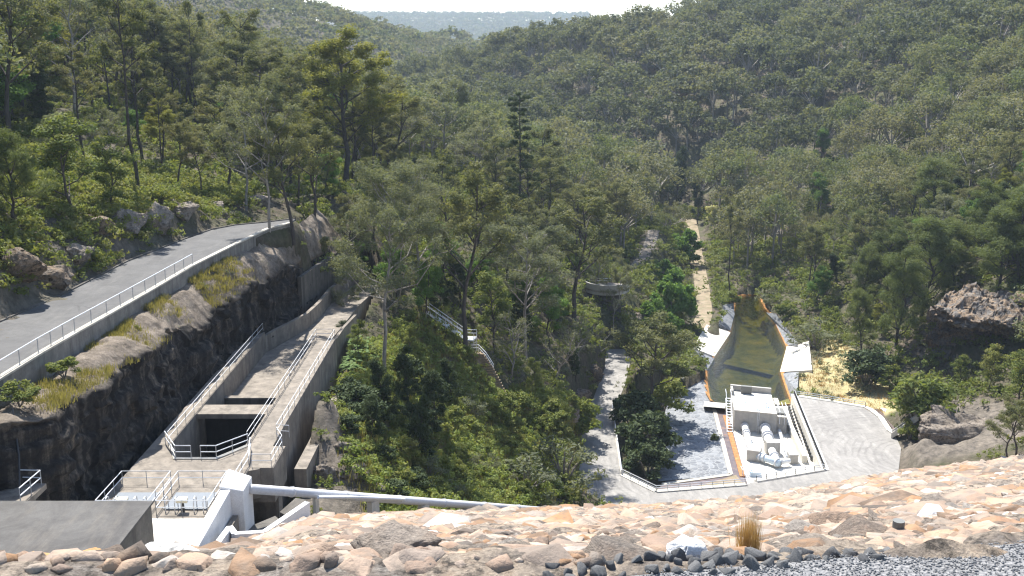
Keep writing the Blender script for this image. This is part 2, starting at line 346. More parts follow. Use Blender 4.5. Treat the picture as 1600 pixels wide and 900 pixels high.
# ------------------------------------------------------------------ terrain heights
CTRL = [PY(*c) for c in [
 # px, py, Y : ground seen in that bearing
 (40,430,95),(0,420,86),(100,300,128),(0,300,112),(300,325,134),(200,330,125),(400,300,172),(300,280,172),(200,200,205),(100,100,245),(0,50,255),(-200,200,150),(-200,20,250),
 (540,300,170),(600,280,250),(700,300,270),(800,250,420),(815,365,215),(760,330,230),(690,260,300),(600,360,175),(480,330,165),
 (598,590,122),(560,720,93),(520,640,98),(590,760,97),(620,660,112),(540,540,125),(520,480,140),(620,480,150),
 (669,487,151),(728,530,151),(742,558,148),(778,618,146.5),(740,700,123),(750,775,111),(850,650,148),(860,720,139),(830,560,170),(890,600,172),(700,440,170),(800,440,195),(880,480,215),(955,462,235),(960,510,212),
 (1020,470,240),(1015,390,300),(960,380,290),(900,330,300),(1080,345,394),(1000,330,390),(1050,300,430),(1160,330,380),
 (1300,400,283),(1300,210,420),(1400,300,330),(1600,300,255),(1500,400,232),(1600,420,205),(1420,440,240),(1500,200,370),(1600,100,400),(1700,300,230),
 (1000,200,470),(1150,250,440),(900,240,480),(1000,76,610),(1150,60,620),(1300,14,640),(1600,-60,600),(1800,0,480),(850,97,610),(700,188,560),(620,204,560),(780,138,600),(500,150,560),
 (1450,640,172),(1530,655,165),(1560,600,176),(1480,600,190),(1600,620,168),(1440,690,158),(1540,700,152),(1600,705,145),(1430,560,200),(1520,480,204),(1600,490,195),(1380,600,196),(1350,560,208),(1280,500,240),(1400,500,225),
]] + [
 # X, Y, z
 (-44,60,46),(-44,40,48),(-60,80,54),(-75,120,60),(-110,160,72),(-90,60,64),(-150,250,85),(-33,55,30),(-22,90,25.5),(-18,70,26),(-17,85,26),(-17,105,27),(-18,125,28.5),
 (0,60,22),(0,90,18.5),(30,60,8),(10,100,12),(35,110,0),(70,110,0),(110,120,8),(100,80,8),(120,60,15),(160,150,30),(200,200,45),
 (20,145,0),(40,150,0),(60,150,0),(70,165,0),(75,185,0),(30,175,0),(30,230,0),(70,230,-1),(45,270,-1),(58,285,-1),(66,340,0),(90,415,8),
 (-160,560,20),(-100,680,22),(-30,700,34),(-250,700,60),(-131,900,71),(-98,900,52),(-60,900,32),(-22,900,14),(20,900,14),(-256,900,104),(-450,900,150),(-400,500,130),(-250,400,100),(120,900,60),(250,900,130),(500,900,170),(500,500,140),(350,300,90),
 (-70,1400,16),(0,1400,20),(-400,1400,110),(400,1400,110),(-1100,4200,136),(-500,4200,133),(-200,4200,131),(80,4200,131),(300,4200,132),(1100,4200,137),(0,3000,26),(-300,3000,30),(300,3000,30),(0,5400,110),(-1500,5400,110),(1500,5400,110),(-1500,2200,120),(1500,2200,120),(-1200,900,170),(1200,900,180),(-1500,100,150),(1500,100,150),(0,1900,20),(900,3000,60),(-900,3000,60),
]
CTRL = np.array(CTRL, float)
def _tps():
    P = CTRL[:, :2]; D = np.hypot(*(P[:, None] - P[None]).transpose(2, 0, 1)); n = len(P)
    A = np.zeros((n + 3, n + 3)); A[:n, :n] = -D - np.eye(n) * .6; A[:n, n] = 1; A[:n, n + 1:] = P / 1000; A[n, :n] = 1; A[n + 1:, :n] = P.T / 1000
    return np.linalg.solve(A, np.concatenate([CTRL[:, 2], [0, 0, 0]]))
_W = _tps()
def H0(X, Y):
    X = np.asarray(X, float); Y = np.asarray(Y, float); o = _W[-3] + _W[-2] * X / 1000 + _W[-1] * Y / 1000
    for i in range(len(CTRL)): o = o - _W[i] * np.hypot(X - CTRL[i, 0], Y - CTRL[i, 1])
    return o
SLP = ([-400, 0, 160, 340, 480, 800, 1000, 1200, 1400, 1600, 2200], [.56, .55, .53, .502, .462, .455, .454, .443, .416, .397, .375])
def zface(X, Y):
    Y = np.asarray(Y, float); px = 800 + 1556 * np.asarray(X, float) / np.maximum(Y, 1)
    return np.where(Y < 9.5, 61, 61 - (np.interp(px, *SLP) + .0068) * (Y - 9.5) - .12 * np.clip((Y - 9.6) / 3, 0, 1))
def face_mask(X, Y):
    lim = np.where(Y < 60, -21.3, np.where(Y < 72, -21.3 + (Y - 60) * 6.3 / 12, -15 + (Y - 72) * .6))
    return X > lim
def poly_dist(X, Y, P):
    """signed distance to an outline, negative inside"""
    P = np.array(P, float)[:, :2]; n = len(P); d = np.full(X.shape, 1e9); ins = np.zeros(X.shape, bool)
    for i in range(n):
        a = P[i]; b = P[(i + 1) % n]; e = b - a; t = np.clip(((X - a[0]) * e[0] + (Y - a[1]) * e[1]) / max(e @ e, 1e-9), 0, 1)
        d = np.minimum(d, np.hypot(X - a[0] - t * e[0], Y - a[1] - t * e[1]))
        c = ((a[1] > Y) != (b[1] > Y)) & (X < (b[0] - a[0]) * (Y - a[1]) / ((b[1] - a[1]) or 1e-9) + a[0]); ins ^= c
    return np.where(ins, -d, d)
def line_dist(X, Y, P):
    P = np.array(P, float); d = np.full(X.shape, 1e9); z = np.zeros(X.shape)
    for a, b in zip(P[:-1], P[1:]):
        e = (b - a)[:2]; t = np.clip(((X - a[0]) * e[0] + (Y - a[1]) * e[1]) / max(e @ e, 1e-9), 0, 1)
        q = np.hypot(X - a[0] - t * e[0], Y - a[1] - t * e[1]); m = q < d; d = np.where(m, q, d); z = np.where(m, a[2] + t * (b[2] - a[2]), z)
    return d, z
# ---- plan outlines
ROADZ = 42.0
WALL_TOP = [PZ(*p, ROADZ) for p in [(-150,690),(0,590),(60,553),(117,520),(167,492),(227,458),(300,415),(360,385),(417,358),(452,349)]]
ROAD_FAR = [PZ(*p, ROADZ) for p in [(-150,560),(0,503),(93,463),(200,408),(293,372),(330,359),(367,352),(410,348),(462,342)]]
ROAD_POLY = WALL_TOP + ROAD_FAR[::-1]
CUT_EDGE = [(-36.6,48,41),(-36.8,60,40.6),(-36.6,66,40.4),(-34.4,69.8,40.2),(-33.0,72.5,39.8),(-32.4,90,38.8),(-32.0,111.3,37.6),(-30.2,121,38.0),(-29.0,134,37.3),(-26.6,153,35.0),(-24.5,165,34)]
TRENCH = [(p[0] - .7, p[1]) for p in WALL_TOP if p[1] < 131] + [(-28,140),(-26.2,153),(-23.5,166),(-20,160),(-21,140),(-19.4,119),(-19.4,72),(-21.3,60),(-21.3,44),(-40,44)]
LOWER_POLY = [PZ(*p, 0) for p in [(905,815),(1000,815),(1200,800),(1330,780),(1403,745),(1408,700),(1395,672),(1377,655),(1365,640),(1300,627),(1242,617),(1287,733),(1180,752),(1165,757),(1025,768),(972,742),(964,690),(960,640),(977,600),(986,560),(975,545),(948,545),(945,575),(928,620),(914,650),(905,710)]]
PIT_POLY = [PZ(*p, 0) for p in [(960,640),(964,690),(972,742),(1025,768),(1165,757),(1180,752),(1287,733),(1242,617),(1238,600),(1222,560),(1228,540),(1215,500),(1192,474),(1153,470),(1140,515),(1118,550),(1104,575),(1075,590),(1030,600)]]
POOLZ = -2.0
POOL_POLY = [PZ(*p, POOLZ) for p in [(1132,640),(1110,622),(1106,600),(1105,578),(1117,556),(1141,520),(1147,490),(1151,462),(1184,460),(1194,480),(1211,505),(1229,543),(1219,580),(1226,602),(1236,630)]]
TRACK = [PZ(*p) for p in [(1094,512,0),(1101,490,0),(1098,455,0),(1092,420,0),(1087,390,0),(1083,360,0),(1078,340,0)]]
OLDPATH = [PZ(*p) for p in [(985,430,8),(1003,405,9),(1016,380,10),(1022,360,11)]]
GRASS_POLY = [PZ(*p, 0) for p in [(1236,600),(1240,575),(1268,580),(1290,520),(1330,560),(1395,610),(1410,650),(1380,650),(1300,622)]]
FLOOR_POLY = [PZ(*p, 0) for p in [(1055,600),(1060,540),(1098,500),(1125,468),(1150,462),(1200,466),(1225,490),(1275,525),(1300,600)]]
SLAB_A = [PZ(*p, 0) for p in [(1119,561),(1086,547),(1105,511),(1126,506),(1134,476),(1152,470),(1152,492),(1146,522)]]
SLAB_B = [PZ(*p, 0) for p in [(1214,587),(1220,560),(1225,541),(1206,506),(1190,482),(1208,490),(1244,533),(1261,535),(1265,575),(1244,581),(1243,610),(1232,622)]]
PATCHES = [(FLOOR_POLY, -.45, 2.5), (ROAD_POLY, ROADZ - .15, 3.0), (TRENCH, 25.0, .25), (LOWER_POLY, -.15, 3.0), (PIT_POLY, -2.6, .5), (POOL_POLY, -5.0, .8), (SLAB_A, -2.7, .3), (SLAB_B, -2.7, .3)]
def H(X, Y, rough=True):
    X = np.atleast_1d(np.asarray(X, float)); Y = np.atleast_1d(np.asarray(Y, float))
    z = H0(X, Y)
    if rough:
        amp = np.clip((Y - 60) / 200, .25, 1.6)
        damp = np.clip((1500 - Y) / 600, 0, 1)
        z = z + damp * amp * .9 * fbm(np.stack([X / 9, Y / 9, X * 0], 1), 4, 3) + damp * np.clip((Y - 300) / 300, 0, 1) * 5 * fbm(np.stack([X / 60, Y / 60, X * 0], 1), 3, 9)
        rid = np.floor(z / 4.5) * 4.5 + 4.5 * np.clip((z / 4.5 - np.floor(z / 4.5)) * 2.2 - .6, 0, 1)      # sandstone benches
        z = np.where((Y > 190) & (Y < 1200) & (z > 4), z * .45 + rid * .55, z)
    z = np.where((Y < 62) & (X < -21.3) & (X > -40), np.minimum(z, 33), z)
    z = np.where(face_mask(X, Y) & (Y < 200), np.maximum(z, zface(X, Y) - .6), z)
    z = np.where(Y < 9.5, np.where(X > -20, 61 - .05, z), z)
    for P, pz, fall in PATCHES:
        q = np.array(P)[:, :2]; m = (X > q[:, 0].min() - fall) & (X < q[:, 0].max() + fall) & (Y > q[:, 1].min() - fall) & (Y < q[:, 1].max() + fall)
        if m.any():
            w = np.clip(1 - poly_dist(X[m], Y[m], P) / fall, 0, 1); w = w * w * (3 - 2 * w); z[m] = z[m] * (1 - w) + pz * w
    for L, hw in ((TRACK, 3.2), (OLDPATH, 3.0)):
        q = np.array(L); m = (X > q[:, 0].min() - 8) & (X < q[:, 0].max() + 8) & (Y > q[:, 1].min() - 8) & (Y < q[:, 1].max() + 8)
        if m.any():
            d, lz = line_dist(X[m], Y[m], L); w = np.clip(1 - (d - hw) / 3, 0, 1); z[m] = z[m] * (1 - w) + (lz - .12) * w
    return z
_TS = np.concatenate([np.linspace(8, 400, 1600), np.linspace(401, 2600, 800)])
def G(px, py):
    """where a bearing meets the ground"""
    d = _dir(px, py); t = _TS; X = d[0] * t; Y = d[1] * t; Z = CAMZ + d[2] * t
    i = int(np.argmax(Z < H(X, Y))); return (float(X[i]), float(Y[i]), float(H(X[i], Y[i])[0]))
# ---- the ground sheet
def ground():
    a = np.concatenate([np.linspace(-75, -31, 45)[:-1], np.linspace(-31, 31, 520), np.linspace(31, 75, 45)[1:]]) * PI / 180
    r = [9.0]
    while r[-1] < 5600:
        q = r[-1]; r.append(q * (1.02 if q < 55 else 1.0062 if q < 330 else 1.012 if q < 900 else 1.03))
    r = np.array(r); A, Rr = np.meshgrid(a, r); X = Rr * np.sin(A); Y = Rr * np.cos(A); s = X.shape
    x, y = X.ravel(), Y.ravel(); z = H(x, y)
    dry = np.clip(-poly_dist(x, y, GRASS_POLY) / 2 + .6, 0, 1)
    slope = np.array([G_xy for G_xy in [PY(640,640,118)[:2], PY(900,620,165)[:2], PY(915,700,150)[:2], PY(905,785,135)[:2], PY(700,785,105)[:2]]])
    dry = np.maximum(dry, .45 * np.clip(-poly_dist(x, y, slope) / 4 + .3, 0, 1))
    rocky = np.clip((-38 - x) / 6, 0, 1) * (y < 160) * .75
    kn = [PY(1405,690,162)[:2], PY(1420,640,172)[:2], PY(1500,625,178)[:2], PY(1620,690,160)[:2], PY(1620,720,150)[:2], PY(1430,725,152)[:2]]
    rocky = np.maximum(rocky, np.clip(-poly_dist(x, y, kn) / 3 + .5, 0, 1))
    sp = [(-19.3,60),(-19.3,120),(-13,120),(-9,95),(-10,78),(-14,72)]
    rocky = np.maximum(rocky, .9 * np.clip(-poly_dist(x, y, sp) / 3 + .5, 0, 1))
    z = z + rocky * .5 * fbm(np.stack([x / 2.2, y / 2.2, z / 2], 1), 4, 21) * (y < 200) * (poly_dist(x, y, TRENCH) > .5)
    ny, nx = s; I = np.arange(ny * nx).reshape(s)
    F = np.stack([I[:-1, :-1], I[:-1, 1:], I[1:, 1:], I[1:, :-1]], -1).reshape(-1, 4)
    me = mesh_np('ground', np.stack([x, y, z], 1), F, M['ground'], True, {'dry': dry, 'rocky': rocky})
    return tag(link('ground', me), kind='structure')
ground()
def sheet(name, P, mat, kind='structure', z=None, thick=0, parent=None):
    """flat outline filled as a face with subdivision-free triangulation"""
    bm = bmesh.new(); vs = [bm.verts.new(p if z is None else (p[0], p[1], z)) for p in P]; f = bm.faces.new(vs); f.normal_update()
    bmesh.ops.triangulate(bm, faces=[f], ngon_method='EAR_CLIP')
    bm.normal_update()
    if sum(q.normal.z for q in bm.faces) < 0: bmesh.ops.reverse_faces(bm, faces=bm.faces)
    if thick:
        r = bmesh.ops.extrude_face_region(bm, geom=bm.faces[:]); bmesh.ops.translate(bm, verts=[v for v in r['geom'] if isinstance(v, bmesh.types.BMVert)], vec=(0, 0, -thick)); bmesh.ops.recalc_face_normals(bm, faces=bm.faces)
    me = bpy.data.meshes.new(name); bm.to_mesh(me); bm.free(); me.materials.append(mat)
    if parent: me.transform(Matrix.Translation(-root_loc(parent)))
    o = link(name, me, parent); return tag(o, kind=kind) if kind else o
def ribbon(name, L, w, mat, lift=0.0, kind='structure'):
    V = []; n = len(L)
    for i, p in enumerate(L):
        d = Vector(L[min(i + 1, n - 1)][:2]) - Vector(L[max(i - 1, 0)][:2]); d.normalize(); q = Vector((-d.y, d.x)) * w / 2
        V += [(p[0] + q.x, p[1] + q.y, p[2] + lift), (p[0] - q.x, p[1] - q.y, p[2] + lift)]
    return tag(link(name, mesh_np(name, V, [[2 * i, 2 * i + 1, 2 * i + 3, 2 * i + 2] for i in range(n - 1)], mat)), kind=kind)
# ---- dam face, crest gravel
def dam_face():
    px = np.linspace(-700, 2400, 330); y = [9.0]
    while y[-1] < 178: y.append(y[-1] + (.16 if y[-1] < 22 else .3 if y[-1] < 40 else .012 * y[-1]))
    PXg, Yg = np.meshgrid(px, np.array(y)); X = (PXg - 800) / 1556 * Yg; s = X.shape; x, yv = X.ravel(), Yg.ravel()
    z = zface(x, yv); n = fbm(np.stack([x / .9, yv / .9, z / .9], 1), 5, 31); z = z + np.where(yv > 9.6, .22 * n, 0)
    I = np.arange(x.size).reshape(s); F = np.stack([I[:-1, :-1], I[:-1, 1:], I[1:, 1:], I[1:, :-1]], -1).reshape(-1, 4)
    ok = (face_mask(x, yv) & (zface(x, yv) > H0(x, yv) - 3.0) & (zface(x, yv) > -1.0)); F = F[ok[F].all(1)]
    tag(link('dam_face', mesh_np('dam_face', np.stack([x, yv, z], 1), F, M['sandstone_bed'], True)), kind='structure')
dam_face()
def crest_edge(px): return 8.95 + .85 * (px - 800) / 800
tag(link('gravel_crest', mesh_np('gravel_crest', [(-3.2, 8.2, 61.02), (-3.2, -20, 61.02), (30, -20, 61.02), (30, 9, 61.02)] + [((p - 800) / 1556 * crest_edge(p), crest_edge(p), 61.02) for p in (2400, 1600, 1400, 1200, 1000, 800)], [list(range(10))], M['gravel'])), kind='structure')
# ---- the upper road, kerb, cutting
sheet('road', [(p[0], p[1], ROADZ) for p in ROAD_POLY], M['asphalt'], thick=.3)
def kerb(name, L, w, h, mat, base=.0, kind='structure'):
    m = MB()
    for a, b in zip(L[:-1], L[1:]):
        a, b = Vector(a), Vector(b); d = (b - a).to_2d().normalized(); q = Vector((-d.y, d.x, 0)) * w / 2; u = Vector((0, 0, h)); e = Vector((0, 0, base))
        m.prism([a + q - e, a - q - e, b - q - e, b + q - e], [a + q + u, a - q + u, b - q + u, b + q + u])
    return tag(m.build(name, mat), kind=kind)
kerb('road_kerb', ROAD_FAR, .22, .13, M['concrete_dark'], .2)
def cutting():
    """sloping rock bench under the road wall and the sheer blackened cut below it"""
    foot = np.array([(p[0] - .1, p[1], 40.6) for p in WALL_TOP]); edge = np.array(CUT_EDGE)
    n = 760; Ys = np.linspace(50, 160, n); fx = np.interp(Ys, foot[:, 1], foot[:, 0]); ex = np.interp(Ys, edge[:, 1], edge[:, 0]); ez = np.interp(Ys, edge[:, 1], edge[:, 2])
    fz = np.interp(Ys, [50, 80, 100, 135, 160], [40.0, 40.0, 40.9, 41.0, 40.5]); fx = np.minimum(fx, ex - .8)
    wob = .45 * fbm(np.stack([Ys / 5, Ys * 0, Ys * 0], 1), 4, 41); ex = ex + wob; ez = ez + .7 * fbm(np.stack([Ys / 4, Ys * 0 + 5, Ys * 0], 1), 4, 42)
    rows = []
    for k in np.linspace(0, 1, 14):
        rows.append(np.stack([fx * (1 - k) + ex * k, Ys, fz * (1 - k) + ez * k + .5 * math.sin(k * PI)], 1))
    for k in np.linspace(0, 1, 76)[1:]:
        rows.append(np.stack([ex + .35 * math.sin(k * 3) + .5 * k, Ys, ez * (1 - k) + 24.5 * k], 1))
    V = np.array(rows); s = V.shape[:2]; f = V.reshape(-1, 3)
    nz = fbm(f * np.array([.35, .35, .9]), 5, 43); st = np.floor(f[:, 2] * .8 + .8 * fbm(f * .15, 3, 44)) ; ledge = (_hash((st * 7).astype(np.int64), st.astype(np.int64) * 0, st.astype(np.int64) * 0, 5) - .5)
    cl = np.repeat(np.arange(s[0]) > 13, s[1]); jt = np.floor(f[:, 1] * .45 + 1.2 * fbm(f * .2, 2, 46)); blk_ = _hash(jt.astype(np.int64), st.astype(np.int64), jt.astype(np.int64) * 0, 8) - .5; f[:, 0] += np.where(cl, .40 * nz + .45 * ledge + .8 * blk_, .1 * nz); f[:, 2] += np.where(cl, .1 * nz, .35 * nz); f[:, 1] += np.where(cl, .4 * nz, 0)
    I = np.arange(len(f)).reshape(s); F = np.stack([I[:-1, :-1], I[1:, :-1], I[1:, 1:], I[:-1, 1:]], -1).reshape(-1, 4)
    tag(link('rock_cutting', mesh_np('rock_cutting', f, F, M['cutting'], False, {'stain': np.repeat(np.clip((np.arange(s[0]) - 12.2) / 2.5, 0, 1), s[1])})), kind='structure')
cutting()
# ---- lower road and yard, pool
sheet('lower_road', LOWER_POLY, M['asphalt_pale'], z=0.0)
def near(P, k=0.0): return [(x, y) for x, y, *_ in P]
sheet('yard', [PZ(*p, -2.2) for p in [(1131,655),(1162,762),(1180,757),(1290,738),(1243,620),(1225,625)]], M['concrete_yard'], z=-2.2)
sheet('stone_pitching', [PZ(*p, -2.2) for p in [(1104,572),(1098,585),(1064,592),(1040,640),(1028,752),(1140,742),(1113,642),(1118,640),(1107,600)]], M['pitching'], z=-2.21)
sheet('drain_bed', [PZ(*p, -2.2) for p in [(1113,642),(1132,636),(1139,650),(1170,764),(1020,772),(1040,752),(1130,744),(1140,738),(1118,655)]], M['drain_mud'], z=-2.196)
def rusty(name, pts, w, mat, z=-2.19):
    L = [PZ(*p, z) for p in pts]; kerb(name, L, w, .12, mat, .1)
rusty('drain_kerb', [(1116,640),(1142,742),(1035,757)], .7, M['concrete_kerb'])
rusty('drain_edge', [(1133,650),(1160,745)], .8, M['rust_bed'])
sheet('drain_grass', [PZ(*p, -2.2) for p in [(1060,768),(1150,742),(1166,762)]], M['dirt'], z=-2.188)
sheet('pool_water', POOL_POLY, M['water'], z=POOLZ)
def pool_bed():
    P = np.array(POOL_POLY)[:, :2]; x0, y0 = P.min(0) - 1.5; x1, y1 = P.max(0) + 1.5
    X, Y = np.meshgrid(np.linspace(x0, x1, 60), np.linspace(y0, y1, 140)); s = X.shape; x, y = X.ravel(), Y.ravel(); d = poly_dist(x, y, P)
    z = np.where(d < 0, np.maximum(-2.12 + d * 1.1, -4.4), -2.15 + np.minimum(d, .4) * .8) + .06 * fbm(np.stack([x, y, x * 0], 1), 4, 51)
    I = np.arange(x.size).reshape(s); F = np.stack([I[:-1, :-1], I[:-1, 1:], I[1:, 1:], I[1:, :-1]], -1).reshape(-1, 4); F = F[(d[F] < .9).all(1)]
    tag(link('pool_bed', mesh_np('pool_bed', np.stack([x, y, z], 1), F, M['pool_bed'], True)), kind='structure')
pool_bed()
ribbon('dirt_track', TRACK, 3.9, M['dirt'], .03)
ribbon('old_roadway', OLDPATH, 3.4, M['litter_track'], .03)
# ------------------------------------------------------------------ light
AZ = math.atan2(-.36, .93); EL = R(57)
sdir = Vector((math.sin(AZ) * math.cos(EL), math.cos(AZ) * math.cos(EL), math.sin(EL)))
sl = bpy.data.lights.new('sun', 'SUN'); sl.energy = 5.0; sl.angle = R(.53); sl.color = (1, .965, .90)
so = bpy.data.objects.new('sun', sl); COL.objects.link(so); so.rotation_euler = sdir.to_track_quat('Z', 'Y').to_euler()
w = bpy.data.worlds.new('World'); SC.world = w; w.use_nodes = True; nt = w.node_tree
sky = nt.nodes.new('ShaderNodeTexSky'); sky.sky_type = 'NISHITA'; sky.sun_disc = False; sky.sun_elevation = EL; sky.sun_rotation = AZ; sky.dust_density = .6; sky.air_density = 1.0
bg = nt.nodes['Background']; bg.inputs[1].default_value = .115; nt.links.new(sky.outputs[0], bg.inputs[0])
SC.view_settings.view_transform = 'Standard'; SC.view_settings.look = 'None'; SC.view_settings.exposure = 1.24; SC.view_settings.gamma = 1
SC.cycles.max_bounces = 6; SC.cycles.diffuse_bounces = 3; SC.cycles.transparent_max_bounces = 6; SC.cycles.transmission_bounces = 3; SC.cycles.glossy_bounces = 2; SC.cycles.volume_bounces = 0
SC.cycles.use_adaptive_sampling = True; SC.cycles.adaptive_threshold = .01; SC.cycles.use_denoising = True; SC.cycles.pixel_filter_type = 'BLACKMAN_HARRIS'; SC.cycles.filter_width = 1.25; SC.cycles.sample_clamp_indirect = 4

def haze():
    m = bpy.data.materials.new('valley_haze'); m.use_nodes = True; nt = m.node_tree; nt.nodes.clear(); o = nt.nodes.new('ShaderNodeOutputMaterial'); v = nt.nodes.new('ShaderNodeVolumePrincipled')
    v.inputs['Color'].default_value = (.70, .83, 1, 1); v.inputs['Density'].default_value = HAZE; v.inputs['Anisotropy'].default_value = .2; nt.links.new(v.outputs[0], o.inputs['Volume'])
    tag(MB().box(-6200, 6200, -60, 5900, -60, 420).build('haze', m), kind='stuff')
HAZE = .00011
haze()
SC.cycles.volume_step_rate = 4
# ================================================================== built things
def dupe(src, parent, loc):
    c = src.copy(); COL.objects.link(c); c.parent = parent; c.location = loc; return c
def resample(L, step):
    out = []
    for a, b in zip(L[:-1], L[1:]):
        a, b = Vector(a), Vector(b); n = max(1, round((b - a).length / step)); out += [a.lerp(b, i / n) for i in range(n)]
    return out + [Vector(L[-1])]
def railing(name, label, cat, L, h=1.05, levels=(1.0, .52), step=2.0, r=.035, mat='galv', pmat='galv_post', group=None, pr=None, posts=True):
    """posts and rails along a line of ground points"""
    L = [Vector(p) for p in L]; t = thing(name, label, cat, L[0], group)
    for k, lv in enumerate(levels):
        MB().tube([p + Vector((0, 0, h * lv)) for p in L], r, 6).build('top_rail' if k == 0 else 'lower_rail', M[mat], t)
    if posts:
        first = None
        for p in resample(L, step):
            if first is None:
                first = MB().tube([L[0], L[0] + Vector((0, 0, h))], pr or r * .85, 6).build('post', M[pmat], t); base = L[0]
            else: dupe(first, t, p - base)
    return t
# ---- upper road wall and handrail
def road_wall():
    t = thing('retaining_wall', 'long stained concrete retaining wall holding up the sealed upper road', 'wall', (WALL_TOP[1][0], WALL_TOP[1][1], 40.3))
    body = MB(); cop = MB(); L = [Vector((p[0], p[1], 0)) for p in WALL_TOP]
    def band(m, o0, o1, z0, z1):
        for a, b in zip(L[:-1], L[1:]):
            d = (b - a).to_2d().normalized(); q = Vector((d.y, -d.x, 0))
            m.prism([a + q * o0 + Vector((0, 0, z0)), a + q * o1 + Vector((0, 0, z0)), b + q * o1 + Vector((0, 0, z0)), b + q * o0 + Vector((0, 0, z0))],
                    [a + q * o0 + Vector((0, 0, z1)), a + q * o1 + Vector((0, 0, z1)), b + q * o1 + Vector((0, 0, z1)), b + q * o0 + Vector((0, 0, z1))])
    band(body, .0, .30, 38.6, ROADZ); band(cop, -.12, .38, ROADZ, ROADZ + .16)
    body.build('wall_face', M['concrete_grey'], t); cop.build('coping', M['concrete_kerb'], t)
road_wall()
Lr = [PZ(*p, ROADZ + .16) for p in [(-60,620),(0,586),(60,549),(117,516),(167,488),(227,454),(301,412)]]
railing('handrail', 'long steel handrail with slim posts along the edge of the upper road', 'railing', Lr, 1.05, (1.0,), 2.45, .045, 'galv', 'galv_post')
# ---- spillway
XL0, XL1, XR1, XR0 = -31.0, -29.4, -22.9, -20.5
sp = thing('spillway', 'old concrete spillway channel with a deep open shaft, cross beams and walkway walls', 'spillway', (-26, 82, 32))
MB().box(XL0, XL1, 84.9, 121, 24.5, 32.0).build('side_wall', M['concrete_old'], sp)
MB().box(XR1, XR0, 84.9, 118.6, 24.5, 32.0).build('side_wall', M['concrete_old'], sp)
MB().box(XL1, XR1, 103.0, 122.0, 26, 29.5).poly([(XL1, 122), (XR1, 122), (-22.2, 131), (-21.6, 143), (-20, 156), (-24.2, 158), (-25.9, 146), (-26.4, 131.6), (-29.0, 122)], 26, 29.5).build('channel_floor', M['concrete_old'], sp)
MB().box(XL1 + .02, XR1 - .02, 102.3, 103.0, 27.5, 30.15).build('cross_beam', M['concrete_dark'], sp); MB().box(XL1 + .02, XR1 - .02, 102.28, 103.0, 30.153, 30.3).build('beam_lip', M['concrete_old'], sp)  # darker concrete paints in the shade of the beam's front; lip stays lighter
MB().box(XL1, XR1, 93.0, 95.6, 31.5, 31.95).build('cross_slab', M['concrete_old'], sp)
MB().box(XL1, XR1, 95.62, 102.28, 24, 24.6).build('lower_sill', M['shaft_shade'], sp)  # painted near black for the shade in the opening
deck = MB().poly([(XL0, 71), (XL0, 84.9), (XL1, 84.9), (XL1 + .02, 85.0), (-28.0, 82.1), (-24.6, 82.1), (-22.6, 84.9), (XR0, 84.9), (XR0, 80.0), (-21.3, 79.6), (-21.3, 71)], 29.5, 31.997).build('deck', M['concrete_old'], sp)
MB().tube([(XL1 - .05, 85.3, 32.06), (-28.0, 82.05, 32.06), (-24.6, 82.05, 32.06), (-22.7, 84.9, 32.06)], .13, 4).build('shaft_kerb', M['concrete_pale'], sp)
MB().box(-29.39, -22.91, 81.5, 82.0, 15, 29.4).box(-29.8, -29.42, 82, 103, 15, 26).box(-22.88, -22.4, 82, 103, 15, 26).box(-29.4, -22.9, 95.6, 96.0, 15, 30.8).box(-29.4, -22.9, 82, 96, 14, 15).build('shaft_lining', M['shaft_shade'], sp)
MB().box(XL0, -21.3, 58, 70.99, 30, 31.99).build('apron_slab', M['concrete_yard'], sp)
MB().box(-21.28, -19.4, 80.2, 84.88, 29.0, 32.02).build('side_landing', M['concrete_old'], sp)
MB().box(-20.9, -19.7, 82.6, 84.0, 24, 29.0).build('landing_pier', M['concrete_old'], sp)
def curved(name, L, h0, h1, w, mat, label, cat='wall'):
    t = thing(name, label, cat, (L[0][0], L[0][1], h0)); m = MB()
    for a, b in zip(L[:-1], L[1:]):
        a, b = Vector((*a[:2], 0)), Vector((*b[:2], 0)); d = (b - a).normalized(); q = Vector((-d.y, d.x, 0)) * w / 2
        u0, u1 = Vector((0, 0, h0)), Vector((0, 0, h1)); m.prism([a + q + u0, a - q + u0, b - q + u0, b + q + u0], [a + q + u1, a - q + u1, b - q + u1, b + q + u1])
    m.build('wall_face', M[mat], t); m = MB()
    return t
curved('training_wall', [(-29.6, 121.0), (-28.9, 124), (-27.6, 128), (-26.5, 132), (-26.0, 138), (-25.8, 146), (-24.4, 156), (-23, 162)], 27, 31.5, .45, 'concrete_old', 'low curved concrete wall guiding the spillway channel around the bend')
curved('back_wall', [(-28.2, 136.5), (-27.2, 145), (-25.7, 154), (-24.6, 160)], 29, 35.2, .5, 'concrete_dark', 'tall blackened concrete wall at the far bend of the spillway cutting', 'wall')
curved('buttress_wall', [(-18.9, 88), (-18.7, 109)], 24, 28.6, 1.1, 'concrete_old', 'broad low concrete wall with a worn stony top beside the spillway flank')
curved('channel_wing', [(-21.2, 120.5), (-21.0, 127), (-20.4, 133)], 27, 31.0, .35, 'concrete_old', 'short concrete wing wall ending beside the bright ferns')
Z = 32.0
railing('handrail', 'steel handrail along the narrow walkway wall next to the dark rock cut', 'railing', [(-29.6, 85.4, Z), (-29.6, 121, Z)], 1.1, (1, .5), 2.6, .03, group=None)
railing('handrail', 'steel handrail on the shaft edge of the wide spillway walkway', 'railing', [(-22.8, 85.5, Z), (-22.8, 118.4, Z), (-20.9, 118.4, Z)], 1.1, (1, .5), 2.6, .03)
railing('handrail', 'steel handrail on the outer edge of the wide spillway walkway above the bush', 'railing', [(-20.65, 118.4, Z), (-20.65, 87.2, Z), (-19.5, 87.0, Z)], 1.1, (1, .5), 2.6, .03)
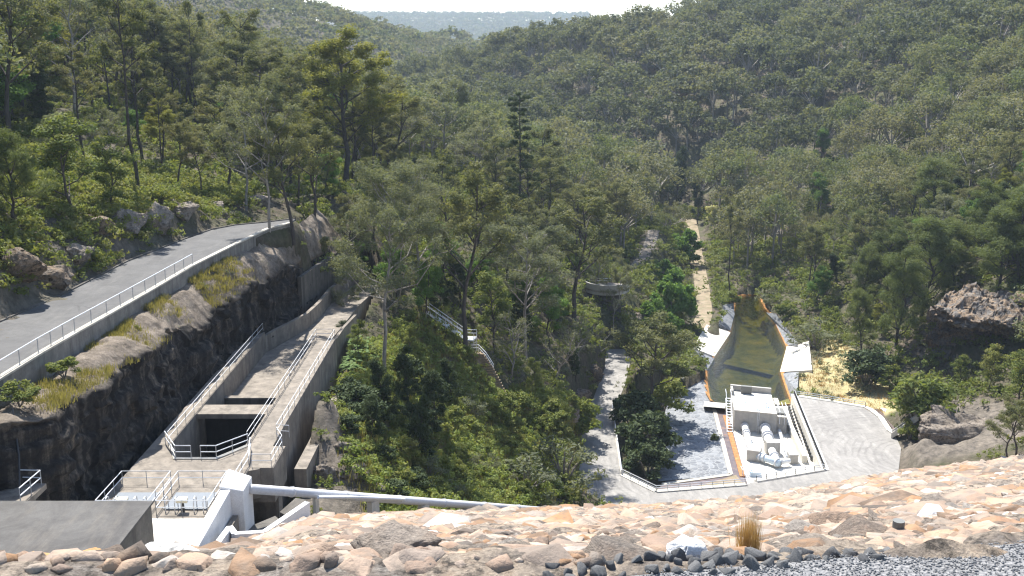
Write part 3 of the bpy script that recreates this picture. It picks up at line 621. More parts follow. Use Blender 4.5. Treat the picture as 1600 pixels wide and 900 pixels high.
railing('guard_rail', 'angled two rail guard on the near corner of the open shaft, beside the rock cut', 'railing', [(-29.9, 85.6, Z), (-28.0, 82.3, Z), (-26.7, 82.3, Z)], 1.1, (1, .5), 1.6, .04, 'white_steel')
railing('guard_rail', 'angled two rail guard closing the near side of the open shaft past its chain gap', 'railing', [(-25.9, 82.3, Z), (-24.6, 82.3, Z), (-22.6, 85.0, Z)], 1.1, (1, .5), 1.6, .04, 'white_steel')
railing('guard_rail', 'sloping handrail leading from the shaft corner down beside the white anchor wall', 'railing', [(-22.2, 84.2, Z), (-21.6, 81.0, Z), (-21.6, 74.5, Z)], 1.1, (1, .5), 2.2, .035, 'white_steel')
railing('guard_rail', 'boxed handrail around the small landing jutting out of the spillway flank', 'railing', [(-21.2, 80.4, Z + .02), (-19.6, 80.4, Z + .02), (-19.6, 84.6, Z + .02), (-20.5, 86.6, Z)], 1.1, (1, .5), 1.6, .03)
def hatch(x0, x1, label, glabel):
    y0, y1 = 71.6, 77.0
    railing('guard_rail', label, 'railing', [(x0, y0, Z), (x1, y0, Z), (x1, y1, Z), (x0, y1, Z), (x0, y0, Z)], 1.1, (1, .5), 1.75, .035, 'white_steel', 'galv_post')
    g = thing('gate_hatch', glabel, 'hatch', ((x0 + x1) / 2, 73.5, Z))
    MB().box(x0 + .35, x1 - .3, 72.3, 75.2, Z, Z + .12).build('cover_plate', M['dull_blue'], g)
    n = 5
    for i in range(n):
        xx = x0 + .55 + i * (x1 - x0 - 1.0) / (n - 1)
        if i == 2: continue
        MB().tube([(xx, 72.0, Z), (xx, 72.0, Z + .75), (xx, 72.15, Z + .98), (xx, 72.45, Z + 1.02), (xx, 72.7, Z + .9), (xx, 72.75, Z + .1)], .04, 6).build('hoop', M['galv'], g)
    cx = (x0 + x1) / 2 - .1
    p = MB().tube([(cx, 72.1, Z), (cx, 72.1, Z + .75)], [.16, .12], 8).build('pedestal', M['black_steel'], g)
    MB().poly([(cx - .42, 71.9), (cx + .42, 71.9), (cx + .34, 72.4), (cx - .34, 72.4)], Z + .75, Z + 1.05).build('gear_head', M['cream_steel'], p)
hatch(-30.5, -26.7, 'boxed white guard rails around the gate hatch beside the rock cut', 'blue grey gate hatch with hoops and cream gear head beside the rock cut')
hatch(-26.1, -22.3, 'boxed white guard rails around the gate hatch beside the white anchor wall', 'blue grey gate hatch with hoops and cream gear head beside the white anchor wall')
# ---- flat roofed block, its platform
b = thing('flat_roof_building', 'low concrete building with a broad flat grey roof beside the spillway apron', 'building', (-31, 58, 31))
MB().box(-42, -24.05, 46, 65.15, 28, 35.85).build('wall', M['concrete_dark'], b)
MB().box(-42.1, -23.9, 45.9, 65.25, 35.85, 36.0).build('roof', M['roof_bitumen'], b)
pl = thing('platform', 'small concrete platform tucked between the flat roof and the rock cut', 'platform', (-34, 67, 35))
MB().box(-36.5, -32.7, 65.5, 69.0, 35.2, 35.6).build('slab', M['concrete_old'], pl)
MB().box(-36.0, -33.3, 65.6, 68.5, 26, 35.2).build('pier', M['concrete_dark'], pl)
railing('guard_rail', 'short white handrail on the small platform behind the flat roof', 'railing', [(-33.0, 65.7, 35.6), (-32.9, 68.7, 35.6), (-34.6, 68.8, 35.6)], 1.1, (1, .5), 1.4, .04, 'white_steel')
t = MB().tube([(-35.2, 70.5, 40.6), (-34.2, 68.6, 37.8), (-33.1, 65.6, 34.2)], .06, 6).build('pole', M['black_steel']); tag(t, 'thin black leaning pole against the rock cut above the flat roof', 'pole')
# ---- anchor wall and pipeline
aw = thing('anchor_wall', 'white painted concrete anchor wall stepping up to a thick end block', 'wall', (-20.6, 70, 31))
MB().prism([(-20.9, 58, 30), (-20.2, 58, 30), (-20.2, 70.4, 30), (-20.9, 70.4, 30)], [(-20.9, 58, 34.0), (-20.2, 58, 34.0), (-20.2, 70.4, 34.5), (-20.9, 70.4, 34.5)]).build('wall_face', M['concrete_white'], aw, bevel=.03)
MB().prism([(-21.0, 70.4, 29), (-19.3, 70.4, 29), (-19.3, 73.0, 29), (-21.0, 73.0, 29)], [(-21.0, 70.4, 34.75), (-19.3, 70.4, 34.4), (-19.3, 73.0, 34.4), (-21.0, 73.0, 35.0)]).build('end_block', M['concrete_white'], aw, bevel=.04)
MB().box(-20.1, -19.7, 64, 70.2, 30, 32.6).build('footing', M['concrete_old'], aw)
A = Vector((-19.3, 72.2, 33.75)); B = Vector((4.4, 104.2, 16.9)); dv = B - A
pp = thing('pipeline', 'long pale grey steel pipeline running from the white anchor block down the dam toe', 'pipe', A)
MB().tube([A + dv * k for k in (0, 1)], .36, 20).build('pipe_barrel', M['pipe_paint'], pp, smooth=True)
for k in (.10, .24, .40, .55, .70, .84):
    c = A + dv * k; d = dv.normalized(); MB().tube([c - d * .09, c + d * .09], .415, 20).build('collar', M['pipe_paint'], pp)
for k in (.16, .32, .48, .63, .78):
    c = A + dv * k; MB().obox((c.x, c.y, c.z - 4.2 if k < .2 else c.z - 2.0), .35 if k < .2 else .9, .35 if k < .2 else .6, 3.85 if k < .2 else 1.75, math.atan2(dv.y, dv.x)).build('saddle', M['concrete_pale'], pp)
sp_ = [PZ(497,777,31.2), PZ(560,777,29.2), PZ(632,780,27.2)]; o = MB().tube(sp_, .13, 10).build('drain_pipe', M['white_steel']); tag(o, 'thin white drain pipe lying just below the long pipeline', 'pipe')
L = [PZ(480,786,33), PZ(413,832,33.3), PZ(367,835,33.3), PZ(359,824,33.2), PZ(334,858,34.1)]
kb = kerb('edge_kerb', [(p[0], p[1], p[2] - .25) for p in L], .42, .35, M['concrete_white'], 1.6, kind=None); tag(kb, 'narrow white concrete kerb zigzagging along the edge of the rock face', 'kerb')
def slab_thing(label, pts, z0s, mat, cat='slab', thick=.3, name='concrete_slab'):
    m = MB(); top = [Vector(p) for p in pts]; m.prism([p - Vector((0, 0, thick)) for p in top], top); o = m.build(name, M[mat]); return tag(o, label, cat)
slab_thing('dark sloping concrete slab under the pipeline next to the anchor block', [PZ(437,800,29.5), PZ(462,778,30), PZ(480,781,30.5), PZ(452,808,30)], 0, 'concrete_dark', thick=2)
slab_thing('dark sloping concrete slab inside the white edge kerb', [PZ(375,829,31), PZ(430,806,30.2), PZ(437,812,30.2), PZ(410,830,31.2)], 0, 'concrete_dark', thick=2)
slab_thing('sloping stained concrete chute floor behind the white anchor block', [(-19.6,73.5,28.2), (-17.0,73.5,28.0), (-17.4,86,25.8), (-19.6,86,25.8)], 0, 'concrete_old', thick=1)
# ---- stairs
def stairs():
    w0, w1 = Vector(PZ(669,487,27)), Vector(PZ(727,528,23.3)); d = (w1 - w0); q = Vector((-d.y, d.x, 0)).normalized() * .75
    t = thing('walkway', 'sloping metal walkway with handrail descending through the bushes above the timber steps', 'walkway', w0)
    MB().prism([w0 + q - Vector((0, 0, .15)), w0 - q - Vector((0, 0, .15)), w1 - q - Vector((0, 0, .15)), w1 + q - Vector((0, 0, .15))], [w0 + q, w0 - q, w1 - q, w1 + q]).build('deck', M['galv'], t)
    e = w1 + d.normalized() * 1.8; e.z = w1.z
    MB().prism([w1 + q * 1.3 - Vector((0, 0, .17)), w1 - q * 1.3 - Vector((0, 0, .17)), e - q * 1.3 - Vector((0, 0, .17)), e + q * 1.3 - Vector((0, 0, .17))], [w1 + q * 1.3, w1 - q * 1.3, e - q * 1.3, e + q * 1.3]).build('landing', M['galv'], t)
    for s in (1, -1):
        a, b_, c = w0 + q * s, w1 + q * s, e + q * 1.3 * s
        for lv in (1.05, .55):
            if s == 1 or lv > 1: MB().tube([a + Vector((0, 0, lv)), b_ + Vector((0, 0, lv)), c + Vector((0, 0, lv))], .045, 6).build('rail', M['white_steel'], t)
        for p in resample([a, b_, c], 1.7): MB().tube([p - Vector((0, 0, .8)), p + Vector((0, 0, 1.05))], .04, 6).build('post', M['galv'], t)
    s0, s1 = Vector(PZ(741,553,21.0)), Vector(PZ(777,616,15.6)); s0m = s0.lerp(s1, .42) + Vector((.5, 0, .1)); t = thing('stairway', 'timber stepped path curving downhill with a pale handrail at its top', 'stairs', s1)
    P = []
    for i in range(17):
        k = i / 16; P.append(s0 * (1 - k) ** 2 + s0m * 2 * k * (1 - k) + s1 * k * k)
    for i in range(17):
        p = P[i]; MB().obox((p.x, p.y, p.z - .12), 2.8, .42, .2, -.15).build('tread', M['timber'], t)
    MB().prism([P[0] + Vector(v) for v in ((-1, -.2, -1.2), (1, -.2, -1.2), (1, -1.3, -1.2), (-1, -1.3, -1.2))], [P[0] + Vector(v) for v in ((-1, 1.6, -.1), (1, 1.6, -.1), (1, .2, -.1), (-1, .2, -.1))]).build('top_landing', M['timber'], t)
    hr = [w1 + q * -1.3 + Vector((1.9, -.6, -1.2)), P[0] + Vector((-1.0, .9, 0)), P[0] + Vector((.6, 1.2, 0)), P[3] + Vector((1.05, .3, 0)), P[6] + Vector((1.05, .2, 0)), P[8] + Vector((1.05, .2, 0))]
    for lv in (1.05, .6): MB().tube([p + Vector((0, 0, lv)) for p in hr], .05, 6).build('rail', M['white_steel'], t)
    for p in resample(hr, 1.5): MB().tube([p - Vector((0, 0, .5)), p + Vector((0, 0, 1.05))], .04, 6).build('post', M['galv'], t)
stairs()
# ---- viewing platform in the trees
c = Vector(PZ(950,445,13)); t = thing('viewing_platform', 'curved concrete viewing platform half hidden among trees above the old roadway', 'platform', c)
arc = [(c.x + 5.2 * math.cos(a), c.y + 4 + 6.0 * math.sin(a)) for a in np.linspace(R(195), R(345), 14)]
MB().poly(arc + [(c.x + 4.6, c.y + 6), (c.x - 4.6, c.y + 6)], 11.6, 12.0).build('deck', M['concrete_old'], t)
m = MB()
for a, b_ in zip(arc[:-1], arc[1:]):
    k0 = Vector((a[0], a[1], 0)); k1 = Vector((b_[0], b_[1], 0)); n = Vector((c.x, c.y + 4, 0)); i0 = k0.lerp(n, .05); i1 = k1.lerp(n, .05); u = Vector((0, 0, 11.0)); v = Vector((0, 0, 13.3))
    m.prism([k0 + u, k1 + u, i1 + u, i0 + u], [k0 + v, k1 + v, i1 + v, i0 + v])
m.build('parapet', M['concrete_wall'], t)
m = MB().box(c.x - 3, c.x + 3, c.y + .5, c.y + 5, 4, 11.6); m.build('base', M['concrete_dark'], t)
for lv in (.6, 1.1): MB().tube([(c.x - 4.6, c.y + 5.8, 12 + lv), (c.x, c.y + 6, 12 + lv), (c.x + 2, c.y + 5.8, 12 + lv)], .05, 6).build('rail', M['white_steel'], t)
# ---- lower kerb walls and guard rails
def wall_line(label, px, z0, z1, w, mat='concrete_pale', name='kerb_wall'):
    L = [PZ(*p, 0) for p in px]; o = kerb(name, [(p[0], p[1], z0) for p in L], w, z1 - z0, M[mat], 0, kind=None); return tag(o, label, 'wall')
wall_line('pale concrete kerb wall along the road edge above the stone pitching', [(972,742),(1025,768),(1166,757)], -2.6, .12, .9)
wall_line('pale concrete kerb wall along the road edge in front of the valve yard', [(1181,752),(1287,734)], -2.6, .12, .8)
wall_line('pale concrete kerb wall between the valve yard and the turning circle', [(1290,735),(1241,617)], -2.6, .10, 1.1)
wall_line('pale concrete kerb at the back of the turning circle beside dry grass', [(1241,618),(1300,627),(1352,636),(1372,645)], -.4, .10, 1.0)
wall_line('narrow concrete kerb beside the old gravel road under the trees', [(957,640),(964,690),(972,742)], -1.5, .10, .4, 'concrete_kerb')
def G0(px): return [(*PZ(*p, 0)[:2], .12) for p in px]
railing('road_barrier', 'low steel barrier along the gravel road beside the dark shaded bush', 'barrier', G0([(957,640),(964,690),(971,742)]), .75, (1, .55), 3.0, .06, 'white_steel', 'galv_post', pr=.06)
railing('road_barrier', 'low steel barrier at the road bend above the stone pitching', 'barrier', G0([(972,742),(1025,768),(1165,757)]), .8, (1, .55), 1.7, .06, 'galv', 'galv_post', pr=.06)
railing('road_barrier', 'low steel barrier between the valve yard gate and the turning circle corner', 'barrier', G0([(1182,752),(1287,734)]), .8, (1, .55), 1.9, .06, 'galv', 'black_steel', pr=.06)
railing('yard_fence', 'dark balustrade of closely set black posts beside the turning circle', 'fence', G0([(1287,733),(1241,618)]), 1.0, (1, .1), .95, .05, 'galv', 'black_steel', pr=.10)
railing('road_barrier', 'low steel barrier at the back of the turning circle along dry grass', 'barrier', G0([(1242,618),(1300,627),(1352,636)]), .8, (1, .55), 2.2, .05, 'galv', 'black_steel', pr=.05)
# ---- drains beside the turning circle
dr = thing('roadside_drain', 'pale concrete roadside drain with a dark channel at the turning circle corner', 'drain', PZ(1375,660,0))
L = [PZ(*p, .05) for p in [(1356,640),(1372,652),(1385,672),(1398,681)]]
V = [Vector(p) for p in L]
for o, w_, mt, nm, zz in ((0, .9, 'concrete_pale', 'lip', .14), (1.15, .7, 'drain_mud', 'channel', .05), (2.3, .9, 'concrete_pale', 'lip', .2)):
    m = MB()
    for a, b_ in zip(V[:-1], V[1:]):
        d = (b_ - a).normalized(); q = Vector((-d.y, d.x, 0)); q = q if q.x > 0 else -q
        m.prism([a + q * o, a + q * (o + w_), b_ + q * (o + w_), b_ + q * o], [a + q * o + Vector((0, 0, zz)), a + q * (o + w_) + Vector((0, 0, zz)), b_ + q * (o + w_) + Vector((0, 0, zz)), b_ + q * o + Vector((0, 0, zz))])
    m.build(nm, M[mt], dr)
fl = thing('half_pipe_flume', 'pale half pipe flume running down from the rock knoll to the drain', 'flume', PZ(1395,678,.3))
P = [Vector(PZ(1393,679,.35)), Vector(PZ(1415,664,2.4)), Vector(PZ(1437,650,4.4)), Vector(PZ(1462,644,5.0))]
for nm, off in (('side_wall', -.75), ('side_wall', .75)):
    m = MB()
    for a, b_ in zip(P[:-1], P[1:]):
        d = (b_ - a).normalized(); q = Vector((-d.y, d.x, 0)).normalized(); u = Vector((0, 0, .55)); a2, b2 = a + q * off, b_ + q * off
        m.prism([a2 + q * .1 - u, a2 - q * .1 - u, b2 - q * .1 - u, b2 + q * .1 - u], [a2 + q * .1 + u, a2 - q * .1 + u, b2 - q * .1 + u, b2 + q * .1 + u])
    m.build(nm, M['concrete_pale' if off < 0 else 'concrete_wall'], fl)
m = MB()
for a, b_ in zip(P[:-1], P[1:]):
    d = (b_ - a).normalized(); q = Vector((-d.y, d.x, 0)).normalized() * .65; u = Vector((0, 0, .4)); m.prism([a + q - u, a - q - u, b_ - q - u, b_ + q - u], [a + q - u * .3, a - q - u * .3, b_ - q - u * .3, b_ + q - u * .3])
m.build('floor', M['concrete_wall'], fl)
# ---- weir slabs and gabions beside the pool
def sloped(label, px, zs, mat, name, cat): return tag(MB().prism([(*PZ(*p, z)[:2], -3.2) for p, z in zip(px, zs)], [PZ(*p, z) for p, z in zip(px, zs)]).build(name, M[mat]), label, cat)
sloped('bright white concrete weir slab sloping to the pool on the dirt track side', [(1117,557),(1082,543),(1104,507),(1142,519)], [-2.05, .22, .25, -2.05], 'concrete_yard', 'weir_slab', 'slab')
sloped('bright white concrete weir slab sloping to the pool on the dry grass side', [(1218,581),(1229,541),(1264,533),(1269,578)], [-2.05, -2.05, .25, .22], 'concrete_yard', 'weir_slab', 'slab')
sloped('grey stone gabion bank beyond the weir slab on the dirt track side', [(1141,517),(1123,505),(1130,476),(1146,474),(1148,492)], [-2.05, .15, .2, .0, -2.05], 'pitching', 'gabion_bank', 'bank')
sloped('grey stone gabion bank beyond the weir slab on the dry grass side', [(1229,540),(1212,506),(1197,488),(1212,490),(1247,536)], [-2.05, -2.05, -2.05, .15, .2], 'pitching', 'gabion_bank', 'bank')
sloped('narrow grey stone bank between the dry grass weir slab and the valve house', [(1222,583),(1248,581),(1246,612),(1236,625)], [-2.05, .2, .2, -2.05], 'pitching', 'gabion_bank', 'bank')
sloped('grey stone bank between the track side weir slab and the stone pitching', [(1082,546),(1117,560),(1108,576),(1090,590),(1066,592)], [.15, -2.05, -2.1, -2.1, -.4], 'pitching', 'gabion_bank', 'bank')
o = MB().prism([PZ(1099,635,-2.0), PZ(1133,638,-2.0), PZ(1134,631,-2.0), PZ(1101,627,-2.0)], [PZ(1099,635,-1.2), PZ(1133,638,-1.2), PZ(1134,630,-1.2), PZ(1101,627,-1.2)]).build('foot_slab', M['concrete_wall']); tag(o, 'small grey concrete crossing slab over the drain beside the pool', 'slab')
o = MB().prism([(*PZ(*p, -4.6)[:2], -5.2) for p in ((1119,556),(1220,577),(1219,572),(1121,550))], [(*PZ(*p, -2.3)[:2], -3.5) for p in ((1117,557),(1219,580),(1219,574),(1120,551))]).build('weir_sill', M['pool_bed']); tag(o, 'sunken weir sill crossing the pool between the white slabs', 'weir')
# ---- valve house and pipework
Zf = -2.2
def XY(px, py, z): p = PZ(px, py, z); return (p[0], p[1])
c0, c1, c2, c3 = XY(1148,640,1.7), XY(1231,648,1.7), XY(1209,619,1.7), XY(1142,610,1.7)
c2 = (c1[0] + (c3[0] - c0[0]) + .1, c1[1] + (c3[1] - c0[1]) - .2)
vh = thing('valve_house', 'grey concrete valve house with a flat white roof at the edge of the green pool', 'building', (c0[0] + 4, c0[1] + 3, Zf))
ex = Vector((c1[0] - c0[0], c1[1] - c0[1], 0)); ey = Vector((c3[0] - c0[0], c3[1] - c0[1], 0)); O = Vector((c0[0], c0[1], 0))
def Q(u, v, z): return O + ex * u + ey * v + Vector((0, 0, z))
def blk(m, u0, u1, v0, v1, z0, z1): return m.prism([Q(u0, v0, z0), Q(u1, v0, z0), Q(u1, v1, z0), Q(u0, v1, z0)], [Q(u0, v0, z1), Q(u1, v0, z1), Q(u1, v1, z1), Q(u0, v1, z1)])
blk(MB(), 0, .80, 0, 1, -4.5, 1.6).build('wall', M['concrete_wall'], vh); blk(MB(), .802, 1, .06, .55, -4.5, .9).build('annex', M['concrete_wall'], vh)
blk(MB(), -.01, .80, -.015, 1.0, 1.6, 1.72).build('roof', M['concrete_yard'], vh); blk(MB(), .803, 1.01, .05, .56, .9, 1.0).build('annex_roof', M['concrete_yard'], vh)
blk(blk(MB(), -.01, .80, 1.003, 1.05, -4.5, 2.75), -.012, .03, .75, 1.0, 1.722, 2.6).build('parapet', M['concrete_wall'], vh)
blk(MB(), .06, .33, .18, .46, 1.722, 1.80).build('hatch_cover', M['blue_steel'], vh); blk(MB(), .42, .76, .06, .36, 1.722, 1.79).build('hatch_cover', M['blue_steel'], vh)
blk(MB(), .19, .40, .86, .93, 1.722, 3.2).build('louvre_screen', M['dark_grate'], vh)
MB().tube([Q(.24, .35, 1.8), Q(.24, .35, 2.7), Q(.27, .33, 2.7)], .09, 8).build('vent_pipe', M['galv'], vh)
MB().tube([Q(.62, .25, 1.79), Q(.62, .25, 2.6), Q(.66, .3, 2.3)], .10, 8).build('vent_pipe', M['galv'], vh)
for lv in (.5, 1.0): MB().tube([Q(.41, .02, 1.72 + lv), Q(.41, .36, 1.72 + lv), Q(.60, .36, 1.72 + lv)], .035, 6).build('roof_rail', M['galv'], vh)
for u in (.405, .435):
    MB().tube([Q(u + .03, -.04, Zf), Q(u + .03, -.04, 2.6)], .04, 6).build('ladder_stile', M['galv'], vh)
m = MB()
for k in range(14): m.tube([Q(.435, -.04, Zf + .3 + k * .3), Q(.465, -.04, Zf + .3 + k * .3)], .025, 5)
m.build('ladder_rungs', M['galv'], vh)
blk(MB(), .82, .98, .14, .40, 1.0, 1.35).build('plant_box', M['dark_grate'], vh); blk(MB(), .84, .93, .62, .95, -1, 1.2).build('plant_box', M['concrete_pale'], vh)
for u in (.86, .95, 1.02): MB().tube([Q(u, .04, -.3), Q(u, .04, 1.9), Q(u, .55, 1.9)], .06, 6).build('gantry_bar', M['white_steel'], vh)
# side stair of the house
st = thing('steel_stair', 'white open tread steel stair on the pool side corner of the valve house', 'stairs', Q(-.09, .1, Zf))
for u in (-.13, -.03):
    MB().tube([Q(u, -.12, Zf), Q(u, .55, 1.7)], .09, 6).build('stringer', M['white_steel'], st); MB().tube([Q(u, -.12, Zf + 1), Q(u, .55, 2.75), Q(u, .75, 2.75)], .05, 6).build('rail', M['white_steel'], st)
for k in range(13):
    f = k / 12; q = Q(-.08, -.12 + .67 * f, Zf + .15 + (1.6 - Zf) * f * .98); MB().obox((q.x, q.y, q.z), .95, .3, .06, math.atan2(ex.y, ex.x)).build('tread', M['white_steel'], st)
# pipes
def pipe(label, pts, r, collars=(), mat='white_steel', name='valve_pipe', cat='pipe'):
    pts = [Vector(p) for p in pts]; t = thing(name, label, cat, pts[0]); MB().tube(pts, r, 16).build('pipe_barrel', M[mat], t, smooth=True)
    tot = sum((b_ - a).length for a, b_ in zip(pts[:-1], pts[1:]))
    for k in collars:
        s_ = k * tot
        for a, b_ in zip(pts[:-1], pts[1:]):
            l = (b_ - a).length
            if s_ <= l: c_ = a.lerp(b_, s_ / l); d = (b_ - a).normalized(); break
            s_ -= l
        MB().tube([c_ - d * .12, c_ + d * .12], r * 1.32, 16).build('flange', M['pipe_paint'], t)
    return t
pz = Zf + 1.15
w1 = Q(.20, -.01, pz); w2 = Q(.585, -.01, pz)
p1 = Vector(PZ(1173,705,pz)); p2 = Vector(PZ(1205,700,pz))
pipe('slimmer white steel pipe leaving the valve house wall beside its stair', [w1, w1.lerp(p1, .5), p1], .55, (.04, .28, .36), 'white_steel')
pipe('thicker white steel pipe leaving the middle of the valve house wall', [w2, w2.lerp(p2, .5), p2], .75, (.04, .40, .52), 'white_steel')
def thrust(label, px, py, sx, sy, sz, rz=.0): 
    x, y = XY(px, py, Zf); o = MB().obox((x, y, Zf), sx, sy, sz, rz).build('thrust_block', M['concrete_wall'], bevel=.05); return tag(o, label, 'block')
thrust('square grey concrete thrust block at the end of the slimmer white pipe', 1178, 717, 2.2, 2.4, 1.9, -.35)
thrust('grey concrete thrust block with arched collar around the thicker white pipe', 1206, 708, 2.3, 1.7, 2.2, .0)
thrust('small square grey concrete block at the end of the long low wall', 1238, 722, 1.5, 1.7, 1.6, .0)
j = Vector(PZ(1214,722,Zf + .9)); a0 = Vector(PZ(1184,712,Zf + .95)); b0 = Vector(PZ(1206,704,Zf + 1.0))
pipe('pale blue elbow pipe running from the square thrust block to the pipe junction', [a0, a0.lerp(j, .6), j + Vector((.2, -.6, 0))], .55, (.12, .3, .9), 'blue_steel')
pipe('short white pipe dropping from the arched thrust block to the pipe junction', [b0, j.lerp(b0, .4), j], .62, (.5,), 'white_steel')
pipe('short white branch pipe between the junction and the small square block', [j, Vector(PZ(1234,720,Zf + .9))], .42, (.3,), 'white_steel')
pipe('thin white pipe with valves beside the long low wall', [Vector(Q(.86, -.01, Zf + .9)), Vector(PZ(1231,714,Zf + .8))], .26, (.1, .25, .45, .6), 'white_steel')
L = [Vector(PZ(1230,664,Zf)), Vector(PZ(1257,724,Zf))]; tag(kerb('low_wall', L, .8, 1.3, M['concrete_pale'], 0, None), 'long low white concrete wall next to the black baffle rows', 'wall')
bf = thing('baffle_rack', 'double row of short black baffle posts in the yard beside the balustrade', 'rack', PZ(1235,655,Zf))
first = None
for row, (pa, pb) in enumerate((((1233,642),(1259,722)), ((1239,641),(1268,720)))):
    a, b_ = Vector(PZ(*pa, Zf)), Vector(PZ(*pb, Zf))
    for k in range(17):
        p = a.lerp(b_, k / 16)
        if first is None: first = MB().obox((p.x, p.y, p.z), .30, .62, .9, .15).build('baffle_post', M['black_steel'], bf); f0 = p
        else: dupe(first, bf, p - f0)
cg = thing('valve_cage', 'small pale blue valve cage beside the yard entrance', 'cage', PZ(1165,742,Zf))
x, y = XY(1168, 742, Zf)
MB().obox((x + 1.2, y, Zf), 1.7, 1.6, .7, -.1).build('box', M['blue_steel'], cg)
m = MB()
for i in range(6): m.tube([(x - 1.0 + i * .3, y - .7, Zf), (x - 1.0 + i * .3, y - .7, Zf + 1.2), (x - 1.0 + i * .3, y + .7, Zf + 1.2)], .05, 5)
m.build('bars', M['blue_steel'], cg)
# ---- small things on the dam face
def zf(px, Y): X = (px - 800) / 1556 * Y; return (X, Y, float(zface(X, Y)))
q = zf(1468, 18.5); o = MB().prism([(q[0] + x, q[1] + y, q[2] - .2) for x, y in ((-.36, -.2), (.28, -.24), (.32, .24), (-.24, .28))], [(q[0] + x, q[1] + y, q[2] + z) for x, y, z in ((-.02, -.12, .2), (.25, -.18, .13), (.24, .2, .2), (-.04, .2, .24))]).build('marker_block', M['white_rock'], bevel=.03); tag(o, 'white painted survey block set into the rock face', 'block')
q = zf(1418, 14.0); t = thing('vent_pipe', 'small dark capped vent pipe standing in the rock face', 'pipe', q)
MB().tube([(q[0], q[1], q[2] - .2), (q[0], q[1], q[2] + .2)], .05, 10).build('pipe_barrel', M['black_steel'], t); MB().tube([(q[0], q[1], q[2] + .16), (q[0], q[1], q[2] + .27)], .085, 12).build('vent_cap', M['dark_grate'], t)
# ================================================================== vegetation
def rv(n, rng): v = rng.normal(size=(n, 3)); return v / np.linalg.norm(v, axis=1, keepdims=True)
def leaves(C, n, rad, flat, ll, lw, rng, droop=.3, tip=None, shell=.55):
    """n leaf blades round each clump centre: rhombic faces facing every way"""
    k = len(C); c = np.repeat(C, n, 0); rr = np.repeat(np.asarray(rad) * np.ones(k), n)
    d = rv(k * n, rng); u = (shell + (1 - shell) * rng.random((k * n, 1))) * (rng.random((k * n, 1)) ** .25)
    o = d * u * rr[:, None]; o[:, 2] = o[:, 2] * flat + np.where(o[:, 2] < 0, .25 * np.abs(o[:, 2]), 0)
    p = c + o; a = rv(k * n, rng); a[:, 2] -= droop; a /= np.linalg.norm(a, axis=1, keepdims=True)
    nn = d * .55 + rv(k * n, rng) * .8 + np.array([0, 0, .35]); a = a - nn * (np.sum(a * nn, 1, keepdims=True) / np.sum(nn * nn, 1, keepdims=True)); a /= np.linalg.norm(a, axis=1, keepdims=True) + 1e-9
    b = np.cross(a, nn); b /= np.linalg.norm(b, axis=1, keepdims=True) + 1e-9
    l = ll * (.7 + .6 * rng.random((k * n, 1))); w = lw * (.7 + .6 * rng.random((k * n, 1)))
    V = np.stack([p - a * l / 2, p + b * w / 2, p + a * l / 2, p - b * w / 2], 1).reshape(-1, 3)
    F = np.arange(len(V)).reshape(-1, 4)
    tone = np.repeat(np.repeat(rng.random(k), n), 4) * .8 + .2 * np.repeat(rng.random(k * n), 4)
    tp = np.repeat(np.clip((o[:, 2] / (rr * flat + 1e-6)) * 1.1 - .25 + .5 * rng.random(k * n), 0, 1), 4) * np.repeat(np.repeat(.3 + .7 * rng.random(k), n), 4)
    return V, F, tone, tp
def limb(m, pts, r0, r1, n=6):
    k = len(pts); m.tube(pts, [r0 + (r1 - r0) * i / (k - 1) for i in range(k)], n, caps=False)
